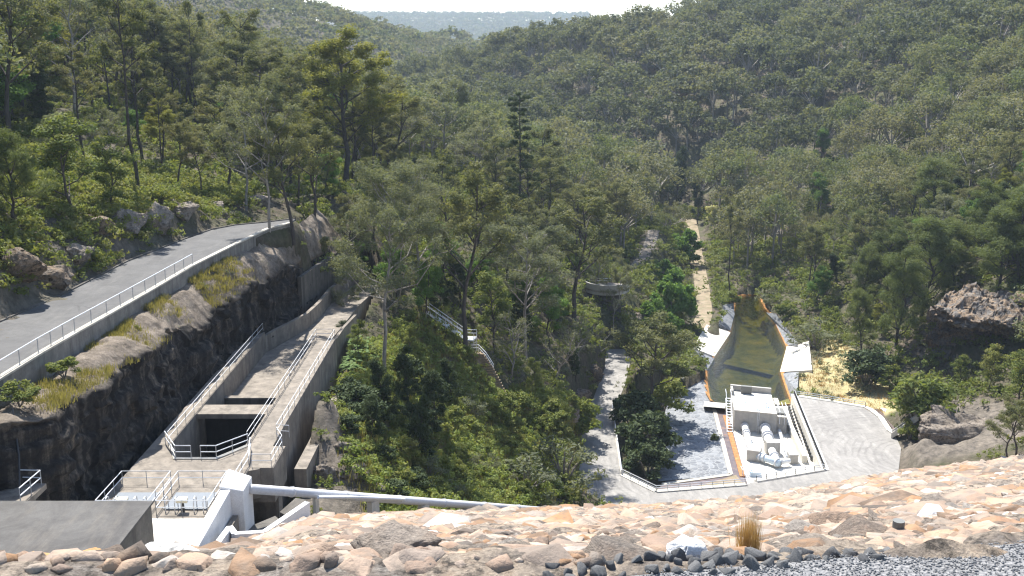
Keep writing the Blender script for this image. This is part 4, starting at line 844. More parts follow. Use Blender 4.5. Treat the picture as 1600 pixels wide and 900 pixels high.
def tree_mesh(seed, h=18, bare=.42, nb=9, blen=.30, up=(25, 60), rtop=.95, clump=(1.0, 1.7), nl=70, leaf=(.42, .17), flat=.75, fork=3, lean=.05, r0=.26, wig=.25, leaffn=None, dead=0, stems=1, extra=0):
    """skeleton of trunk, limbs and forks, with leaf clumps at the fork ends; returns trunk MB, leaf arrays"""
    rng = np.random.default_rng(seed); m = MB(); C = []; RD = []
    for s in range(stems):
        ang = rng.random() * 6.28; sp = .0 if stems == 1 else .18
        pts = []; off = np.zeros(2); ld = np.array([math.cos(ang), math.sin(ang)]) * (lean + sp * rng.random())
        N = 9
        for i in range(N):
            pts.append((off[0], off[1], h * .93 * i / (N - 1))); off = off + ld * h / N + rng.normal(size=2) * wig * (i > 0)
        limb(m, [(p[0], p[1], p[2] - (.6 if i == 0 else 0)) for i, p in enumerate(pts)], r0 / stems ** .4, r0 * .16, 7)
        T = np.array(pts)
        for b in range(nb):
            f = bare + (rtop - bare) * (b + .7 * rng.random()) / nb; x = f * (N - 1); i = min(int(x), N - 2); base = T[i] + (T[i + 1] - T[i]) * (x - i)
            az = b * 2.4 + rng.random() * 1.2; el = R(rng.uniform(*up)) + .5 * max(0, f - .75); L = h * blen * (1.15 - .75 * (f - bare) / (1 - bare)) * rng.uniform(.7, 1.2)
            d = np.array([math.cos(az) * math.cos(el), math.sin(az) * math.cos(el), math.sin(el)])
            mid = base + d * L * .5 + rng.normal(size=3) * .06 * L; end = base + d * L + np.array([0, 0, .12 * L])
            rb = r0 * (.42 - .25 * f) / stems ** .4 + .025; limb(m, [base, mid, end], rb, rb * .35, 5)
            if rng.random() < dead: continue
            for q in range(fork):
                st = base + (end - base) * rng.uniform(.3, 1); a2 = az + rng.uniform(-1.1, 1.1); e2 = R(rng.uniform(5, 65)); l2 = L * rng.uniform(.25, .5)
                e = st + np.array([math.cos(a2) * math.cos(e2), math.sin(a2) * math.cos(e2), math.sin(e2)]) * l2
                limb(m, [st, (st + e) / 2 + rng.normal(size=3) * .05 * l2, e], rb * .4, .02, 4); C.append(e); RD.append(rng.uniform(*clump))
            C.append(end); RD.append(rng.uniform(*clump))
        C.append(T[-1] + np.array([0, 0, .3])); RD.append(rng.uniform(*clump))
    C = np.array(C); RD = np.array(RD)
    return m, leaves(C, nl, RD, flat, leaf[0], leaf[1], rng)
def conifer_mesh(seed, h=20, rad=2.2, bare=.16, n=70, nl=70, leaf=(.34, .10), r0=.25, cone=.8):
    rng = np.random.default_rng(seed); m = MB(); limb(m, [(0, 0, -.6), (.1, 0, h * .5), (0, .1, h)], r0, .04, 7); C = []; RD = []
    for i in range(n):
        f = bare + (1 - bare) * (i + rng.random()) / n; L = rad * (1 - cone * (f - bare) / (1 - bare)) * rng.uniform(.45, 1.15) * min(1, (f - bare) * 6 + .35); az = i * 2.39996 + rng.normal() * .4
        e = np.array([math.cos(az) * L, math.sin(az) * L, f * h + L * .35]); limb(m, [(0, 0, f * h), e], .05, .015, 4); C.append(e); RD.append(rng.uniform(.5, 1.0) * (.6 + .4 * (1 - f)))
        C.append(e * [.55, .55, 1]); RD.append(rng.uniform(.35, .65))
    C = np.array(C); return m, leaves(C, nl, np.array(RD), .8, leaf[0], leaf[1], rng, .1)
def bush_mesh(seed, h=2.0, w=2.0, n=26, nl=90, leaf=(.20, .09), stems=7, cl=(.28, .5), hollow=.35):
    rng = np.random.default_rng(seed); m = MB(); C = []; RD = []
    for i in range(n):
        a = rng.random() * 6.28; q = math.sqrt(rng.random()) * .95; z = h * (hollow + (1 - hollow) * rng.random()) * math.sqrt(max(.08, 1 - q * q * .8)); C.append((math.cos(a) * w / 2 * q, math.sin(a) * w / 2 * q, z)); RD.append(rng.uniform(*cl) * h / 2)
    for i in range(stems): limb(m, [(0, 0, -.3), np.array(C[i]) * [.5, .5, .6], C[i]], .05 * h / 2, .012, 4)
    V = leaves(np.array(C), nl, np.array(RD), .8, leaf[0], leaf[1], rng, -.1); return m, V
SRC = {}
def make_src(key, mb, lv, leafm, barkm, h):
    V, F, tone, tp = lv
    tr = mesh_np(key + '_trunk', mb.v, mb.f, M[barkm], True); cr = mesh_np(key + '_crown', V, F, M[leafm], False, {'tone': tone, 'tip': tp}); SRC.setdefault(key, []).append((tr, cr, h))
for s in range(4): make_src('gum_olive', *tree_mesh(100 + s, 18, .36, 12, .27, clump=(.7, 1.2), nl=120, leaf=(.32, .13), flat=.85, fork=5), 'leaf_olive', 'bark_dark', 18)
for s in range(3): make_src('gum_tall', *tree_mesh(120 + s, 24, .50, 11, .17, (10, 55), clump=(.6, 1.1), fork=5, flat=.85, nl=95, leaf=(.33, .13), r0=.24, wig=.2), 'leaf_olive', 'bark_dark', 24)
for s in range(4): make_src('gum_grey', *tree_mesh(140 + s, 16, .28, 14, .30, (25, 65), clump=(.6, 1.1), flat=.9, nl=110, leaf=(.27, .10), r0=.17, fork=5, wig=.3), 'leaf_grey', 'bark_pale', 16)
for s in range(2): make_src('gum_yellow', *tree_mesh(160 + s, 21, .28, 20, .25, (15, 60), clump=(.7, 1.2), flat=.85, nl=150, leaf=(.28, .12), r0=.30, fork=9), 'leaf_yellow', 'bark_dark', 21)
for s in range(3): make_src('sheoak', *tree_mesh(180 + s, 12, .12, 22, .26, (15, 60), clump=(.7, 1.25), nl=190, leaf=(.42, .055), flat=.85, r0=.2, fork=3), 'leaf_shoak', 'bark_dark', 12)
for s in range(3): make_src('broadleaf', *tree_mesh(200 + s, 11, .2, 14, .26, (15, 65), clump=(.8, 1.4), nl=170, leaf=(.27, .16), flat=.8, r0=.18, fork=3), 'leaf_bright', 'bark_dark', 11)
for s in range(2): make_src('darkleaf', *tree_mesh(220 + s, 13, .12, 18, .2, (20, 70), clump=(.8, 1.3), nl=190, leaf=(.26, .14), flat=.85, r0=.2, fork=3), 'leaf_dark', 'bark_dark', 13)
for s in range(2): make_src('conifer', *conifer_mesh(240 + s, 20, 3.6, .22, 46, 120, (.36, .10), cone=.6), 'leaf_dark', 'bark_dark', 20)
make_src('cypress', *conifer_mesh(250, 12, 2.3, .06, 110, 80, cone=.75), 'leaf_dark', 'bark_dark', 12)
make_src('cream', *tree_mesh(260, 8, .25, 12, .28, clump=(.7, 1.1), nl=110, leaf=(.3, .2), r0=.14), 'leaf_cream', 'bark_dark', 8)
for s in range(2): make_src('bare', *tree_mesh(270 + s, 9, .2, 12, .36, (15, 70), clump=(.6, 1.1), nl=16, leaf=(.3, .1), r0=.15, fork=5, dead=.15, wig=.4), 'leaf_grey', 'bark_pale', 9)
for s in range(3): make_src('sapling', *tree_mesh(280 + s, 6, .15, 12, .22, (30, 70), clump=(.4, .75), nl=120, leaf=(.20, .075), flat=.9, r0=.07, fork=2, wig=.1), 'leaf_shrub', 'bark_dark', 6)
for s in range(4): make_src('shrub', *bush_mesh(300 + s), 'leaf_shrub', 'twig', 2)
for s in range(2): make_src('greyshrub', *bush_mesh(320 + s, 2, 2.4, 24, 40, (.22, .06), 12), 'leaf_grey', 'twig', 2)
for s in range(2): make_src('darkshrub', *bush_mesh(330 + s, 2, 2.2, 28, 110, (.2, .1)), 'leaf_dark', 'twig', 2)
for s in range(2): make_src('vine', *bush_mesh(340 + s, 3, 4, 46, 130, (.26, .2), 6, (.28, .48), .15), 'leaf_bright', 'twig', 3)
def fern_mesh(seed):
    rng = np.random.default_rng(seed); V = []; F = []; n = 14
    for i in range(n):
        a = i * 2.4 + rng.random(); el = rng.uniform(.5, 1.0); L = rng.uniform(.7, 1.1); P = []
        for k in range(5):
            t = k / 4; P.append(np.array([math.cos(a) * L * t, math.sin(a) * L * t, .15 + L * (el * t - .75 * t * t)]))
        s = np.array([-math.sin(a), math.cos(a), 0])
        for k in range(4):
            w0, w1 = .17 * math.sin(PI * (k / 4 * .85 + .12)), .17 * math.sin(PI * ((k + 1) / 4 * .85 + .12)); b = len(V)
            V += [P[k] - s * w0, P[k] + s * w0, P[k + 1] + s * w1, P[k + 1] - s * w1]; F.append([b, b + 1, b + 2, b + 3])
    return np.array(V), np.array(F)
for s in range(2): make_src('gum_big', *tree_mesh(370 + s, 24, .34, 18, .29, (20, 65), clump=(.8, 1.4), flat=.9, nl=190, leaf=(.27, .10), r0=.24, fork=6, wig=.3), 'leaf_grey', 'bark_pale', 24)
# ---- individual plants
NAMES = {'gum_olive': 'gum_tree', 'gum_tall': 'gum_tree', 'gum_grey': 'gum_tree', 'gum_yellow': 'gum_tree', 'gum_big': 'gum_tree', 'sheoak': 'sheoak_tree', 'broadleaf': 'broadleaf_tree', 'darkleaf': 'broadleaf_tree', 'conifer': 'conifer_tree', 'cypress': 'conifer_tree', 'cream': 'blossom_tree', 'bare': 'gum_tree', 'sapling': 'sapling', 'shrub': 'shrub', 'greyshrub': 'shrub', 'darkshrub': 'shrub', 'vine': 'vine_thicket'}
PLANTED = []
def plant(kind, p, h, label, group=None, wide=1.0, cat=None, var=None, lean=None):
    tr, cr, h0 = SRC[kind][RNG.integers(len(SRC[kind])) if var is None else var % len(SRC[kind])]
    bush = kind in ('shrub', 'greyshrub', 'darkshrub', 'vine'); s = h / h0
    t = thing(NAMES[kind], label, cat or ('shrub' if bush else 'tree'), (p[0], p[1], p[2] - .05), group); t.scale = (s * wide, s * wide, s)
    t.rotation_euler = (lean[0] if lean else 0, lean[1] if lean else 0, RNG.random() * 6.28)
    link('stems' if bush else 'trunk', tr, t); link('foliage' if bush else 'crown', cr, t); PLANTED.append((p[0], p[1], h)); return t
def at(kind, px, py, top, label, group=None, wide=1.0, **kw):
    """a plant whose foot is seen on the bearing px,py and whose tip is at height row `top`"""
    p = G(px, py); z1 = PY(px, top, p[1])[2]; return plant(kind, p, max(.6, z1 - p[2]), label, group, wide, **kw)
SPECIAL = [
 ('gum_yellow', 540, 296, 55, 'big spreading gum with bright yellow green crown beyond the end of the road', 1.45),
 ('gum_tall', 217, 300, -70, 'very tall straight dark trunked gum rising from the rocky bank above the road', .9),
 ('gum_tall', 253, 268, 90, 'straight dark gum with a bare lower trunk on the rocky road bank', .85),
 ('gum_tall', 306, 208, -5, 'slender tall gum with a small crown standing clear of its neighbours', .75),
 ('gum_grey', 117, 188, -40, 'gum with forked white upper branches behind the pale green bush tree', 1.1),
 ('gum_olive', 18, 240, -60, 'huge dark gum with a leaning pale limb at the frame edge', 1.1),
 ('cypress', 66, 200, 78, 'dense black green conifer in the shade between tall gums', 1.0),
 ('gum_tall', 146, 180, -60, 'tall gum in a thicket of dark trunks beside the black green conifer', .9),
 ('gum_tall', 172, 172, -30, 'gum with twin dark stems deep in the upper thicket', .9),
 ('sapling', 112, 336, 182, 'large pale yellow green bush tree on the bank above the road', 1.5),
 ('sapling', 175, 330, 215, 'yellow tipped bush tree beside the large pale green one', 1.3),
 ('sheoak', 20, 352, 200, 'soft grey green tree on the rocky bank at the frame edge', 1.1),
 ('gum_olive', 278, 300, 188, 'small dark olive gum among tall trunks on the road bank', 1.1),
 ('gum_olive', 315, 305, 205, 'small gum with dull brown tips on the road bank', 1.0),
 ('gum_grey', 421, 362, 120, 'thin grey gum with pale trunk at the end of the road', 1.0),
 ('gum_grey', 385, 330, 130, 'hazy grey foliaged gum behind the far road bend', 1.1),
 ('gum_olive', 460, 402, 180, 'dense olive gum with a blackened trunk on the cutting edge', 1.15),
 ('gum_olive', 492, 372, 170, 'olive gum standing close behind the blackened one at the cutting edge', 1.0),
 ('gum_big', 600, 590, 262, 'large grey green gum with a long bare trunk above the bright ferns', 1.05),
 ('gum_big', 655, 480, 255, 'grey gum with a twiggy crown just above the metal walkway', 1.3),
 ('gum_olive', 727, 552, 255, 'dark slanting gum beside the metal walkway landing', 1.0),
 ('conifer', 812, 366, 150, 'tall narrow dark conifer in the middle of the valley forest', 1.0),
 ('gum_olive', 768, 335, 212, 'small dark gum near the tall narrow conifer', 1.1),
 ('gum_grey', 694, 270, 120, 'many limbed pale gum with a rusty tinged flat crown', 1.4),
 ('gum_big', 822, 562, 345, 'gum with a wide dusty pinkish green crown downhill of the stairs', 1.35),
 ('gum_olive', 897, 505, 305, 'big forked gum with a broad olive crown beside the viewing platform', 1.35),
 ('gum_grey', 958, 522, 405, 'leaning gum with a bare slanting trunk in front of the viewing platform', .9),
 ('bare', 868, 600, 515, 'bare grey twiggy tree above the old gravel road', 1.2),
 ('bare', 800, 590, 490, 'leafless pale tree on the slope near the timber steps', 1.1),
 ('gum_olive', 1012, 668, 498, 'olive crowned gum leaning over the gravel road barrier', 1.6),
 ('broadleaf', 668, 500, 405, 'light green broadleaf tree above the metal walkway', 1.0),
 ('broadleaf', 858, 545, 432, 'pale green feathery tree beneath the broad olive gum', .9),
 ('sapling', 772, 545, 425, 'slim yellow leaved sapling behind the timber steps', 1.2),
 ('broadleaf', 1278, 345, 272, 'vivid green rounded tree standing out on the valley floor', .9),
 ('darkleaf', 1056, 335, 228, 'tall dark glossy tree at the head of the dirt track', .8),
 ('darkleaf', 1090, 350, 280, 'smaller dark glossy tree beside the dirt track head', .8),
 ('cream', 1116, 372, 322, 'cream blossomed tree at the top of the dirt track', 1.0),
 ('gum_tall', 1140, 470, 300, 'thin dark stemmed tree between the dirt track and the pool head', .8),
 ('broadleaf', 1276, 482, 418, 'small vivid green tree by the gully past the pool', 1.0),
 ('gum_olive', 1268, 470, 352, 'gum with a flat brown tipped crown behind the small vivid green tree', 1.0),
 ('broadleaf', 1285, 262, 200, 'round green tree high on the opposite slope', 1.0),
 ('broadleaf', 1420, 235, 172, 'blue green leafy tree in a gully on the opposite slope', 1.0),
 ('sheoak', 1352, 500, 385, 'soft needled sheoak nearest the pool', .9), ('sheoak', 1400, 545, 390, 'tall sheoak just above the dry grass', 1.0),
 ('sheoak', 1345, 555, 450, 'dark low sheoak leaning over the dry grass', .8), ('sheoak', 1440, 500, 340, 'sheoak beside the overhanging grey outcrop', 1.2),
 ('sheoak', 1490, 455, 340, 'sheoak rooted on top of the overhanging grey outcrop', 1.2), ('sheoak', 1560, 455, 330, 'olive sheoak above the cave mouth of the outcrop', 1.2),
 ('sheoak', 1385, 480, 350, 'sheoak in the thick of the stand past the pool', 1.2), ('sheoak', 1590, 450, 290, 'yellow green sheoak at the frame edge above the outcrop', 1.2),
 ('sapling', 1545, 612, 540, 'grey green young tree in the gully below the outcrop', 1.3), ('sapling', 1592, 628, 550, 'olive young tree at the frame edge below the outcrop', 1.4), ('sapling', 1500, 602, 555, 'dark young tree under the outcrop cave', 1.3),
]
for k, px, py, tp, lb, w_ in SPECIAL: at(k, px, py, tp, lb, None, w_)
SHR = [
 ('shrub', 1438, 662, 585, 'bright yellow green bush beside the half pipe flume', 1.3), ('shrub', 1392, 612, 570, 'leafy green bush at the edge of the dry grass', 1.1), ('darkshrub', 1352, 600, 545, 'dark rounded bush behind the dry grass', 1.3),
 ('shrub', 1228, 500, 468, 'bright bush on the gabion bank past the pool', 1.0), ('greyshrub', 1275, 545, 500, 'grey twiggy bush beside the weir slab', 1.5), ('shrub', 1420, 690, 655, 'low bush growing between the drain and the knoll', 1.0),
 ('vine', 1040, 455, 408, 'highest mound of bright vines beside the dirt track', 1.0), ('vine', 1052, 492, 432, 'middle mound of glossy vines draped beside the dirt track', .85), ('vine', 1022, 515, 468, 'vine mound above the old roadway cutting', .8), ('vine', 1046, 532, 490, 'lowest mound of bright vines above the weir slab', .75), ('vine', 1068, 405, 358, 'dark vine mound between track and old roadway', .8),
 ('darkshrub', 1010, 720, 640, 'tall dark shaded bush hanging below the road bend', 1.0), ('darkshrub', 990, 680, 610, 'dark bush behind the gravel road barrier', 1.0), ('shrub', 1030, 660, 590, 'green bush beside the stone pitching', 1.2), ('darkshrub', 1012, 742, 690, 'low black green bush in the corner of the road bend', 1.2),
 ('shrub', 896, 787, 763, 'small vivid green bush at the foot of the rock face', 1.2),
 ('greyshrub', 820, 770, 715, 'straw grey bush low on the bushy slope', 1.5), ('greyshrub', 880, 760, 690, 'wiry grey bush beside the gravel road', 1.4), ('shrub', 905, 690, 620, 'yellow flowering bush at the edge of the gravel road', 1.0),
 ('darkshrub', 1490, 482, 462, 'dark bush on the brow of the overhanging outcrop', 1.6), ('shrub', 1545, 478, 455, 'olive bush on the brow of the overhanging outcrop', 1.6), ('greyshrub', 1590, 480, 455, 'grey brush on the brow of the overhanging outcrop', 1.8),
 ('shrub', 1142, 478, 455, 'bush overhanging the far end of the pool on the dirt track side', 1.2), ('greyshrub', 1198, 478, 452, 'grey bush overhanging the far end of the pool', 1.5), ('shrub', 1050, 592, 560, 'bush at the upper corner of the stone pitching', 1.5),
 ('shrub', 1115, 690, 677, 'tiny green bush growing in the stone pitching', 1.0),
 ('shrub', 145, 590, 535, 'yellow flowering bush on the rock bench below the road wall', 1.5), ('shrub', 95, 625, 568, 'green and yellow bush at the lower end of the rock bench', 1.6), ('shrub', 230, 500, 478, 'small green tuft bush against the road wall', 1.3), ('shrub', 330, 450, 415, 'grassy bush at the upper end of the rock bench', 1.4), ('shrub', 60, 650, 610, 'low bush on the blackened cut edge', 1.5), ('greyshrub', 385, 420, 390, 'grey brush on the cutting edge below the road end', 1.5),
]
BENCH = {145, 95, 230, 330, 60, 385}
for k, px, py, tp, lb, w_ in SHR:
    if px in BENCH:
        Y = {145: 79, 95: 72, 230: 93, 330: 111, 60: 68, 385: 118}[px]; p = PY(px, py, Y); fx_ = float(np.interp(Y, [q[1] for q in WALL_TOP], [q[0] for q in WALL_TOP])); ex_ = float(np.interp(Y, [q[1] for q in CUT_EDGE], [q[0] for q in CUT_EDGE])); ez_ = float(np.interp(Y, [q[1] for q in CUT_EDGE], [q[2] for q in CUT_EDGE])); p = (fx_ * .55 + ex_ * .45, Y, 40.4 * .55 + ez_ * .45 + .3)
        plant(k, p, (py - tp) / 34, lb, None, w_)
    else: at(k, px, py, tp, lb, None, w_)
# bushes of the slope between spillway and gravel road
KEEP = [(660, 480, 785, 625)]
def clear_px(px, py0, py1):
    return True
slope_px = []
rs = np.random.default_rng(5)
tries = 0
while len(slope_px) < 74 and tries < 4000:
    tries += 1; x = rs.uniform(545, 915); y = rs.uniform(600, 782)
    if x > 890 and y > 650: continue
    if y < 640 and x > 720: continue
    if y > 690 and x < 600: continue
    if any(abs(x - a) < 17 and abs(y - b) < 13 for a, b in slope_px): continue
    slope_px.append((x, y))
for x, y in slope_px:
    dark = x < 685 and y < 725 and rs.random() < .55; k = 'darkshrub' if dark else rs.choice(['shrub', 'shrub', 'shrub', 'greyshrub'] if x > 660 else ['shrub', 'darkshrub'])
    hpx = rs.uniform(18, 38) * (1.5 if dark else 1)
    lb = {'darkshrub': 'dark green bush in the dense thicket between spillway and timber steps', 'shrub': 'yellow green bush on the overgrown slope under the timber steps', 'greyshrub': 'grey wiry bush on the overgrown slope under the timber steps', 'sapling': 'slim upright young gum on the overgrown slope under the timber steps'}[k]
    at(k, x, y, y - hpx * (1.4 if k == 'sapling' else 1), lb, {'darkshrub': 'dark thicket bushes', 'shrub': 'yellow green slope bushes', 'greyshrub': 'grey slope bushes', 'sapling': 'slope saplings'}[k], rs.uniform(1.0, 1.5))
# thicket above the walkway and around the stairs
for i, (k, x, y, tp) in enumerate([('darkleaf', 640, 640, 540), ('darkleaf', 600, 660, 560), ('darkleaf', 680, 680, 580), ('darkleaf', 655, 720, 620), ('darkleaf', 585, 700, 615), ('darkleaf', 705, 640, 560)]):
    at(k, x, y, tp, 'dark broadleaf tree in the shaded thicket beside the spillway', 'dark thicket trees', 1.0)
for i, (k, x, y, tp) in enumerate([('gum_olive', 527, 505, 372), ('broadleaf', 532, 485, 405), ('darkleaf', 522, 470, 400), ('gum_grey', 548, 470, 330), ('broadleaf', 560, 470, 375), ('broadleaf', 620, 465, 385), ('broadleaf', 700, 455, 350), ('broadleaf', 745, 470, 390), ('gum_olive', 545, 440, 300), ('gum_olive', 585, 400, 270), ('gum_grey', 640, 400, 255), ('gum_olive', 700, 400, 240), ('gum_olive', 745, 430, 300), ('gum_grey', 780, 480, 345), ('gum_grey', 850, 470, 330), ('broadleaf', 800, 500, 430), ('darkleaf', 690, 500, 430), ('darkleaf', 720, 480, 400), ('darkleaf', 815, 530, 450), ('broadleaf', 870, 510, 450), ('gum_olive', 900, 420, 290), ('gum_olive', 950, 400, 280), ('gum_grey', 930, 470, 380), ('darkleaf', 540, 560, 500), ('gum_grey', 545, 520, 420), ('sapling', 560, 560, 500), ('sapling', 640, 560, 510), ('sapling', 835, 620, 560), ('darkleaf', 900, 600, 545), ('bare', 905, 570, 505), ('bare', 940, 560, 500), ('gum_olive', 1030, 600, 520), ('sapling', 985, 640, 590)]):
    nm = {'broadleaf': 'fresh green broadleaf tree in the woodland around the metal walkway', 'gum_olive': 'olive gum tree in the woodland around the metal walkway', 'gum_grey': 'grey gum tree in the woodland around the metal walkway', 'darkleaf': 'dark understorey tree in the woodland around the metal walkway', 'sapling': 'young slim tree in the woodland around the metal walkway', 'bare': 'dead looking grey tree beside the old gravel road'}[k]
    at(k, x, y, tp, nm, {'broadleaf': 'fresh green walkway trees', 'gum_olive': 'olive walkway gums', 'gum_grey': 'grey walkway gums', 'darkleaf': 'dark walkway trees', 'sapling': 'walkway saplings', 'bare': 'dead roadside trees'}[k], 1.1)
# ---- wider forest: the nearest trees one by one, all the rest as one mass
GUARD = [(0, 395, 320, 640), (320, 345, 470, 430), (470, 390, 545, 560), (905, 545, 985, 790), (1075, 350, 1122, 540), (1035, 468, 1250, 770), (1215, 525, 1400, 790), (985, 375, 1030, 428), (1400, 640, 1540, 730), (1462, 470, 1600, 585), (925, 418, 985, 462), (660, 480, 785, 625), (200, 500, 540, 800)]
def guarded(x, y, z, h, w):
    bad = np.zeros(len(x), bool)
    for f in (0, .5, 1.0):
        px, py = proj(x, y, z + h * f); r = (w if f else .3) * FOC / np.maximum(y, 1)
        for a, b, c_, d in GUARD: bad |= (px + r > a) & (px - r < c_) & (py + r * (f > 0) > b) & (py - r * (f > 0) < d)
    return bad
def scatter(n, seed, ymin, ymax, spread, amax=34):
    rng = np.random.default_rng(seed); cell = {}; out = []
    while len(out) < n:
        a = R(rng.uniform(-amax, amax) if np.isscalar(amax) else rng.uniform(*amax)); r = math.sqrt(rng.uniform(ymin ** 2, ymax ** 2)); x, y = r * math.sin(a), r * math.cos(a); k = (int(x // spread), int(y // spread)); ok = True
        for i in (-1, 0, 1):
            for j in (-1, 0, 1):
                for q in cell.get((k[0] + i, k[1] + j), ()):
                    if (q[0] - x) ** 2 + (q[1] - y) ** 2 < spread ** 2: ok = False
        scatter.miss = 0 if ok else scatter.miss + 1
        if ok: cell.setdefault(k, []).append((x, y)); out.append((x, y))
        if scatter.miss > 400: break
    return np.array(out)
scatter.miss = 0
P = scatter(9000, 21, 92, 700, 6.2); scatter.miss = 0; P2 = scatter(900, 22, 95, 250, 5.0, (-34, -9)); P2 = P2[P2[:, 0] < -44]; P2 = P2[np.min(np.hypot(P2[:, None, 0] - P[None, :, 0], P2[:, None, 1] - P[None, :, 1]), 1) > 2.6]; P = P[(P[:, 1] < 330) | (np.random.default_rng(9).random(len(P)) < .66)]; P = np.concatenate([P, P2]); x, y = P.T; z = H(x, y); rng = np.random.default_rng(77)
h = rng.uniform(12, 22, len(x)) * np.where(rng.random(len(x)) < .25, .6, 1); h *= np.where((x > 60) & (y < 260), .8, 1) * np.where(y > 330, 1.22, 1)
ok = ~guarded(x, y, z, h, 3.0) & (poly_dist(x, y, POOL_POLY) > 9) & (line_dist(x, y, TRACK)[0] > 7) & (poly_dist(x, y, LOWER_POLY) > 6) & (poly_dist(x, y, ROAD_POLY) > 4)
pl_ = np.array(PLANTED)
for q in pl_[pl_[:, 2] > 4]: ok &= np.hypot(x - q[0], y - q[1]) > 4.2
ok &= ~((y < 150) & (x > -36) & (x < 40)) & ~((y < 122) & (x > -47))
for q in pl_[pl_[:, 2] > 5]:
    zq = float(H(q[0], q[1])[0]); a_, b0 = proj(q[0], q[1], zq + q[2] * .35); a_, t0 = proj(q[0], q[1], zq + q[2]); w0 = .2 * q[2] * FOC / q[1]
    tx, ty = proj(x, y, z + h); wx = 3.2 * FOC / y; ok &= ~((y < q[1]) & (np.abs(tx - a_) < w0 + wx) & (ty < b0) & (y > q[1] - 120))
x, y, z, h = x[ok], y[ok], z[ok], h[ok]
px, py = proj(x, y, z + h * .8); inview = (px > -30) & (px < 1630) & (py > -60)
order = np.argsort(np.where(inview, y, 1e9)); NI = 200
near_i = order[:NI]; far_i = order[NI:]
ZN = [('olive', 'leaf_olive')]
for i in near_i:
    side = 'opposite valley side' if x[i] > 55 else 'slope above the upper road' if x[i] < -34 else 'valley floor before the dirt track'
    k = rng.choice(['gum_olive', 'gum_grey', 'gum_tall', 'gum_yellow', 'broadleaf', 'darkleaf', 'sheoak'], p=([.34, .12, .08, .08, .12, .08, .18] if x[i] > 55 else [.30, .17, .32, .10, .04, .04, .03] if x[i] < -34 else [.40, .24, .14, .12, .04, .03, .03]))
    wd = {'gum_olive': 'olive green gum tree', 'gum_grey': 'grey leaved gum tree', 'gum_tall': 'tall bare stemmed gum tree', 'gum_yellow': 'yellowish dense gum tree', 'broadleaf': 'bright green leafy tree', 'darkleaf': 'dark leafy tree', 'sheoak': 'feathery sheoak tree'}[k]
    plant(k, (x[i], y[i], z[i]), h[i] * (1.35 if k == 'gum_tall' else .75 if k in ('broadleaf', 'darkleaf') else 1), f'{wd} in the forest on the {side}', f'{wd}s on the {side}', 1.3)
# coarse tree forms for the mass
def coarse(seed, h=15, n=16, nl=24, leaf=(.95, .5), spreadr=4.2):
    rng = np.random.default_rng(seed); C = []
    for i in range(n):
        a = rng.random() * 6.28; q = math.sqrt(rng.random()); C.append((math.cos(a) * q * spreadr, math.sin(a) * q * spreadr, h * (.52 + .46 * math.sqrt(max(0, 1 - q * q)) * rng.uniform(.55, 1))))
    V, F, tone, tp = leaves(np.array(C), nl, rng.uniform(1.3, 2.5, n), .8, leaf[0], leaf[1], rng); m = MB(); limb(m, [(0, 0, -1), (.3, .1, h * .45), (0, .3, h * .85)], .28, .08, 4)
    for i in range(0, n, 3): limb(m, [(.2, .1, h * .4), C[i]], .14, .05, 3)
    return V, F, tone, tp, np.array(m.v), np.array([f for f in m.f if len(f) == 4])
FORMS = [coarse(400 + s, 15, 30, 60, (.56, .28), 5.2 + (s % 3) * .5) for s in range(9)]; FORMS_MID = [coarse(430 + s, 15, 24, 32, (.85, .48), 5.4) for s in range(7)]; FORMS_FAR = [coarse(450 + s, 14, 13, 9, (1.9, 1.2), 5.2) for s in range(5)]
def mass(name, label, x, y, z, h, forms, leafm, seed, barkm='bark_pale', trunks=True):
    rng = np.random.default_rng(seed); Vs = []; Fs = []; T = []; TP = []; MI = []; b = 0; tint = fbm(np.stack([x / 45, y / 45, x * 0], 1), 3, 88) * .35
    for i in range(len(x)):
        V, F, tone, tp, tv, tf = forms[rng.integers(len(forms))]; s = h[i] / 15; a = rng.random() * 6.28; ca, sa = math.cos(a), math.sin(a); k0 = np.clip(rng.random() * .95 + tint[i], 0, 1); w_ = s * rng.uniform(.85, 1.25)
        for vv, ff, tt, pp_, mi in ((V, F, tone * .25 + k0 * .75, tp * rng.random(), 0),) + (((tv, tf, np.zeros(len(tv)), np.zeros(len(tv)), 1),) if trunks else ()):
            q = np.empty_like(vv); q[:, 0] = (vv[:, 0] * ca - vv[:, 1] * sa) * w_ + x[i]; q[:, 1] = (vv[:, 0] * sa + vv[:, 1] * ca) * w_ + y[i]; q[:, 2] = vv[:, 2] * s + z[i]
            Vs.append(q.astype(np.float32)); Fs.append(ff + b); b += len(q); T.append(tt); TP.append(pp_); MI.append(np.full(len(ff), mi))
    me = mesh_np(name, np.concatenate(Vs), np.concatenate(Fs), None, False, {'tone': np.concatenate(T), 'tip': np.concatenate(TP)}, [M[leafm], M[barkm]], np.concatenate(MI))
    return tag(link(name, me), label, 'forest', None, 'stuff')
fa = far_i[y[far_i] < 400]; fb_ = far_i[y[far_i] >= 400]
mass('forest', 'unbroken gum forest covering the lower valley slopes behind the nearer trees', x[fa], y[fa], z[fa], h[fa], FORMS, 'leaf_forest', 5)
mass('forest', 'unbroken gum forest covering the upper slopes of the opposite hillside', x[fb_], y[fb_], z[fb_], h[fb_], FORMS_MID, 'leaf_forest', 7)
scatter.miss = 0
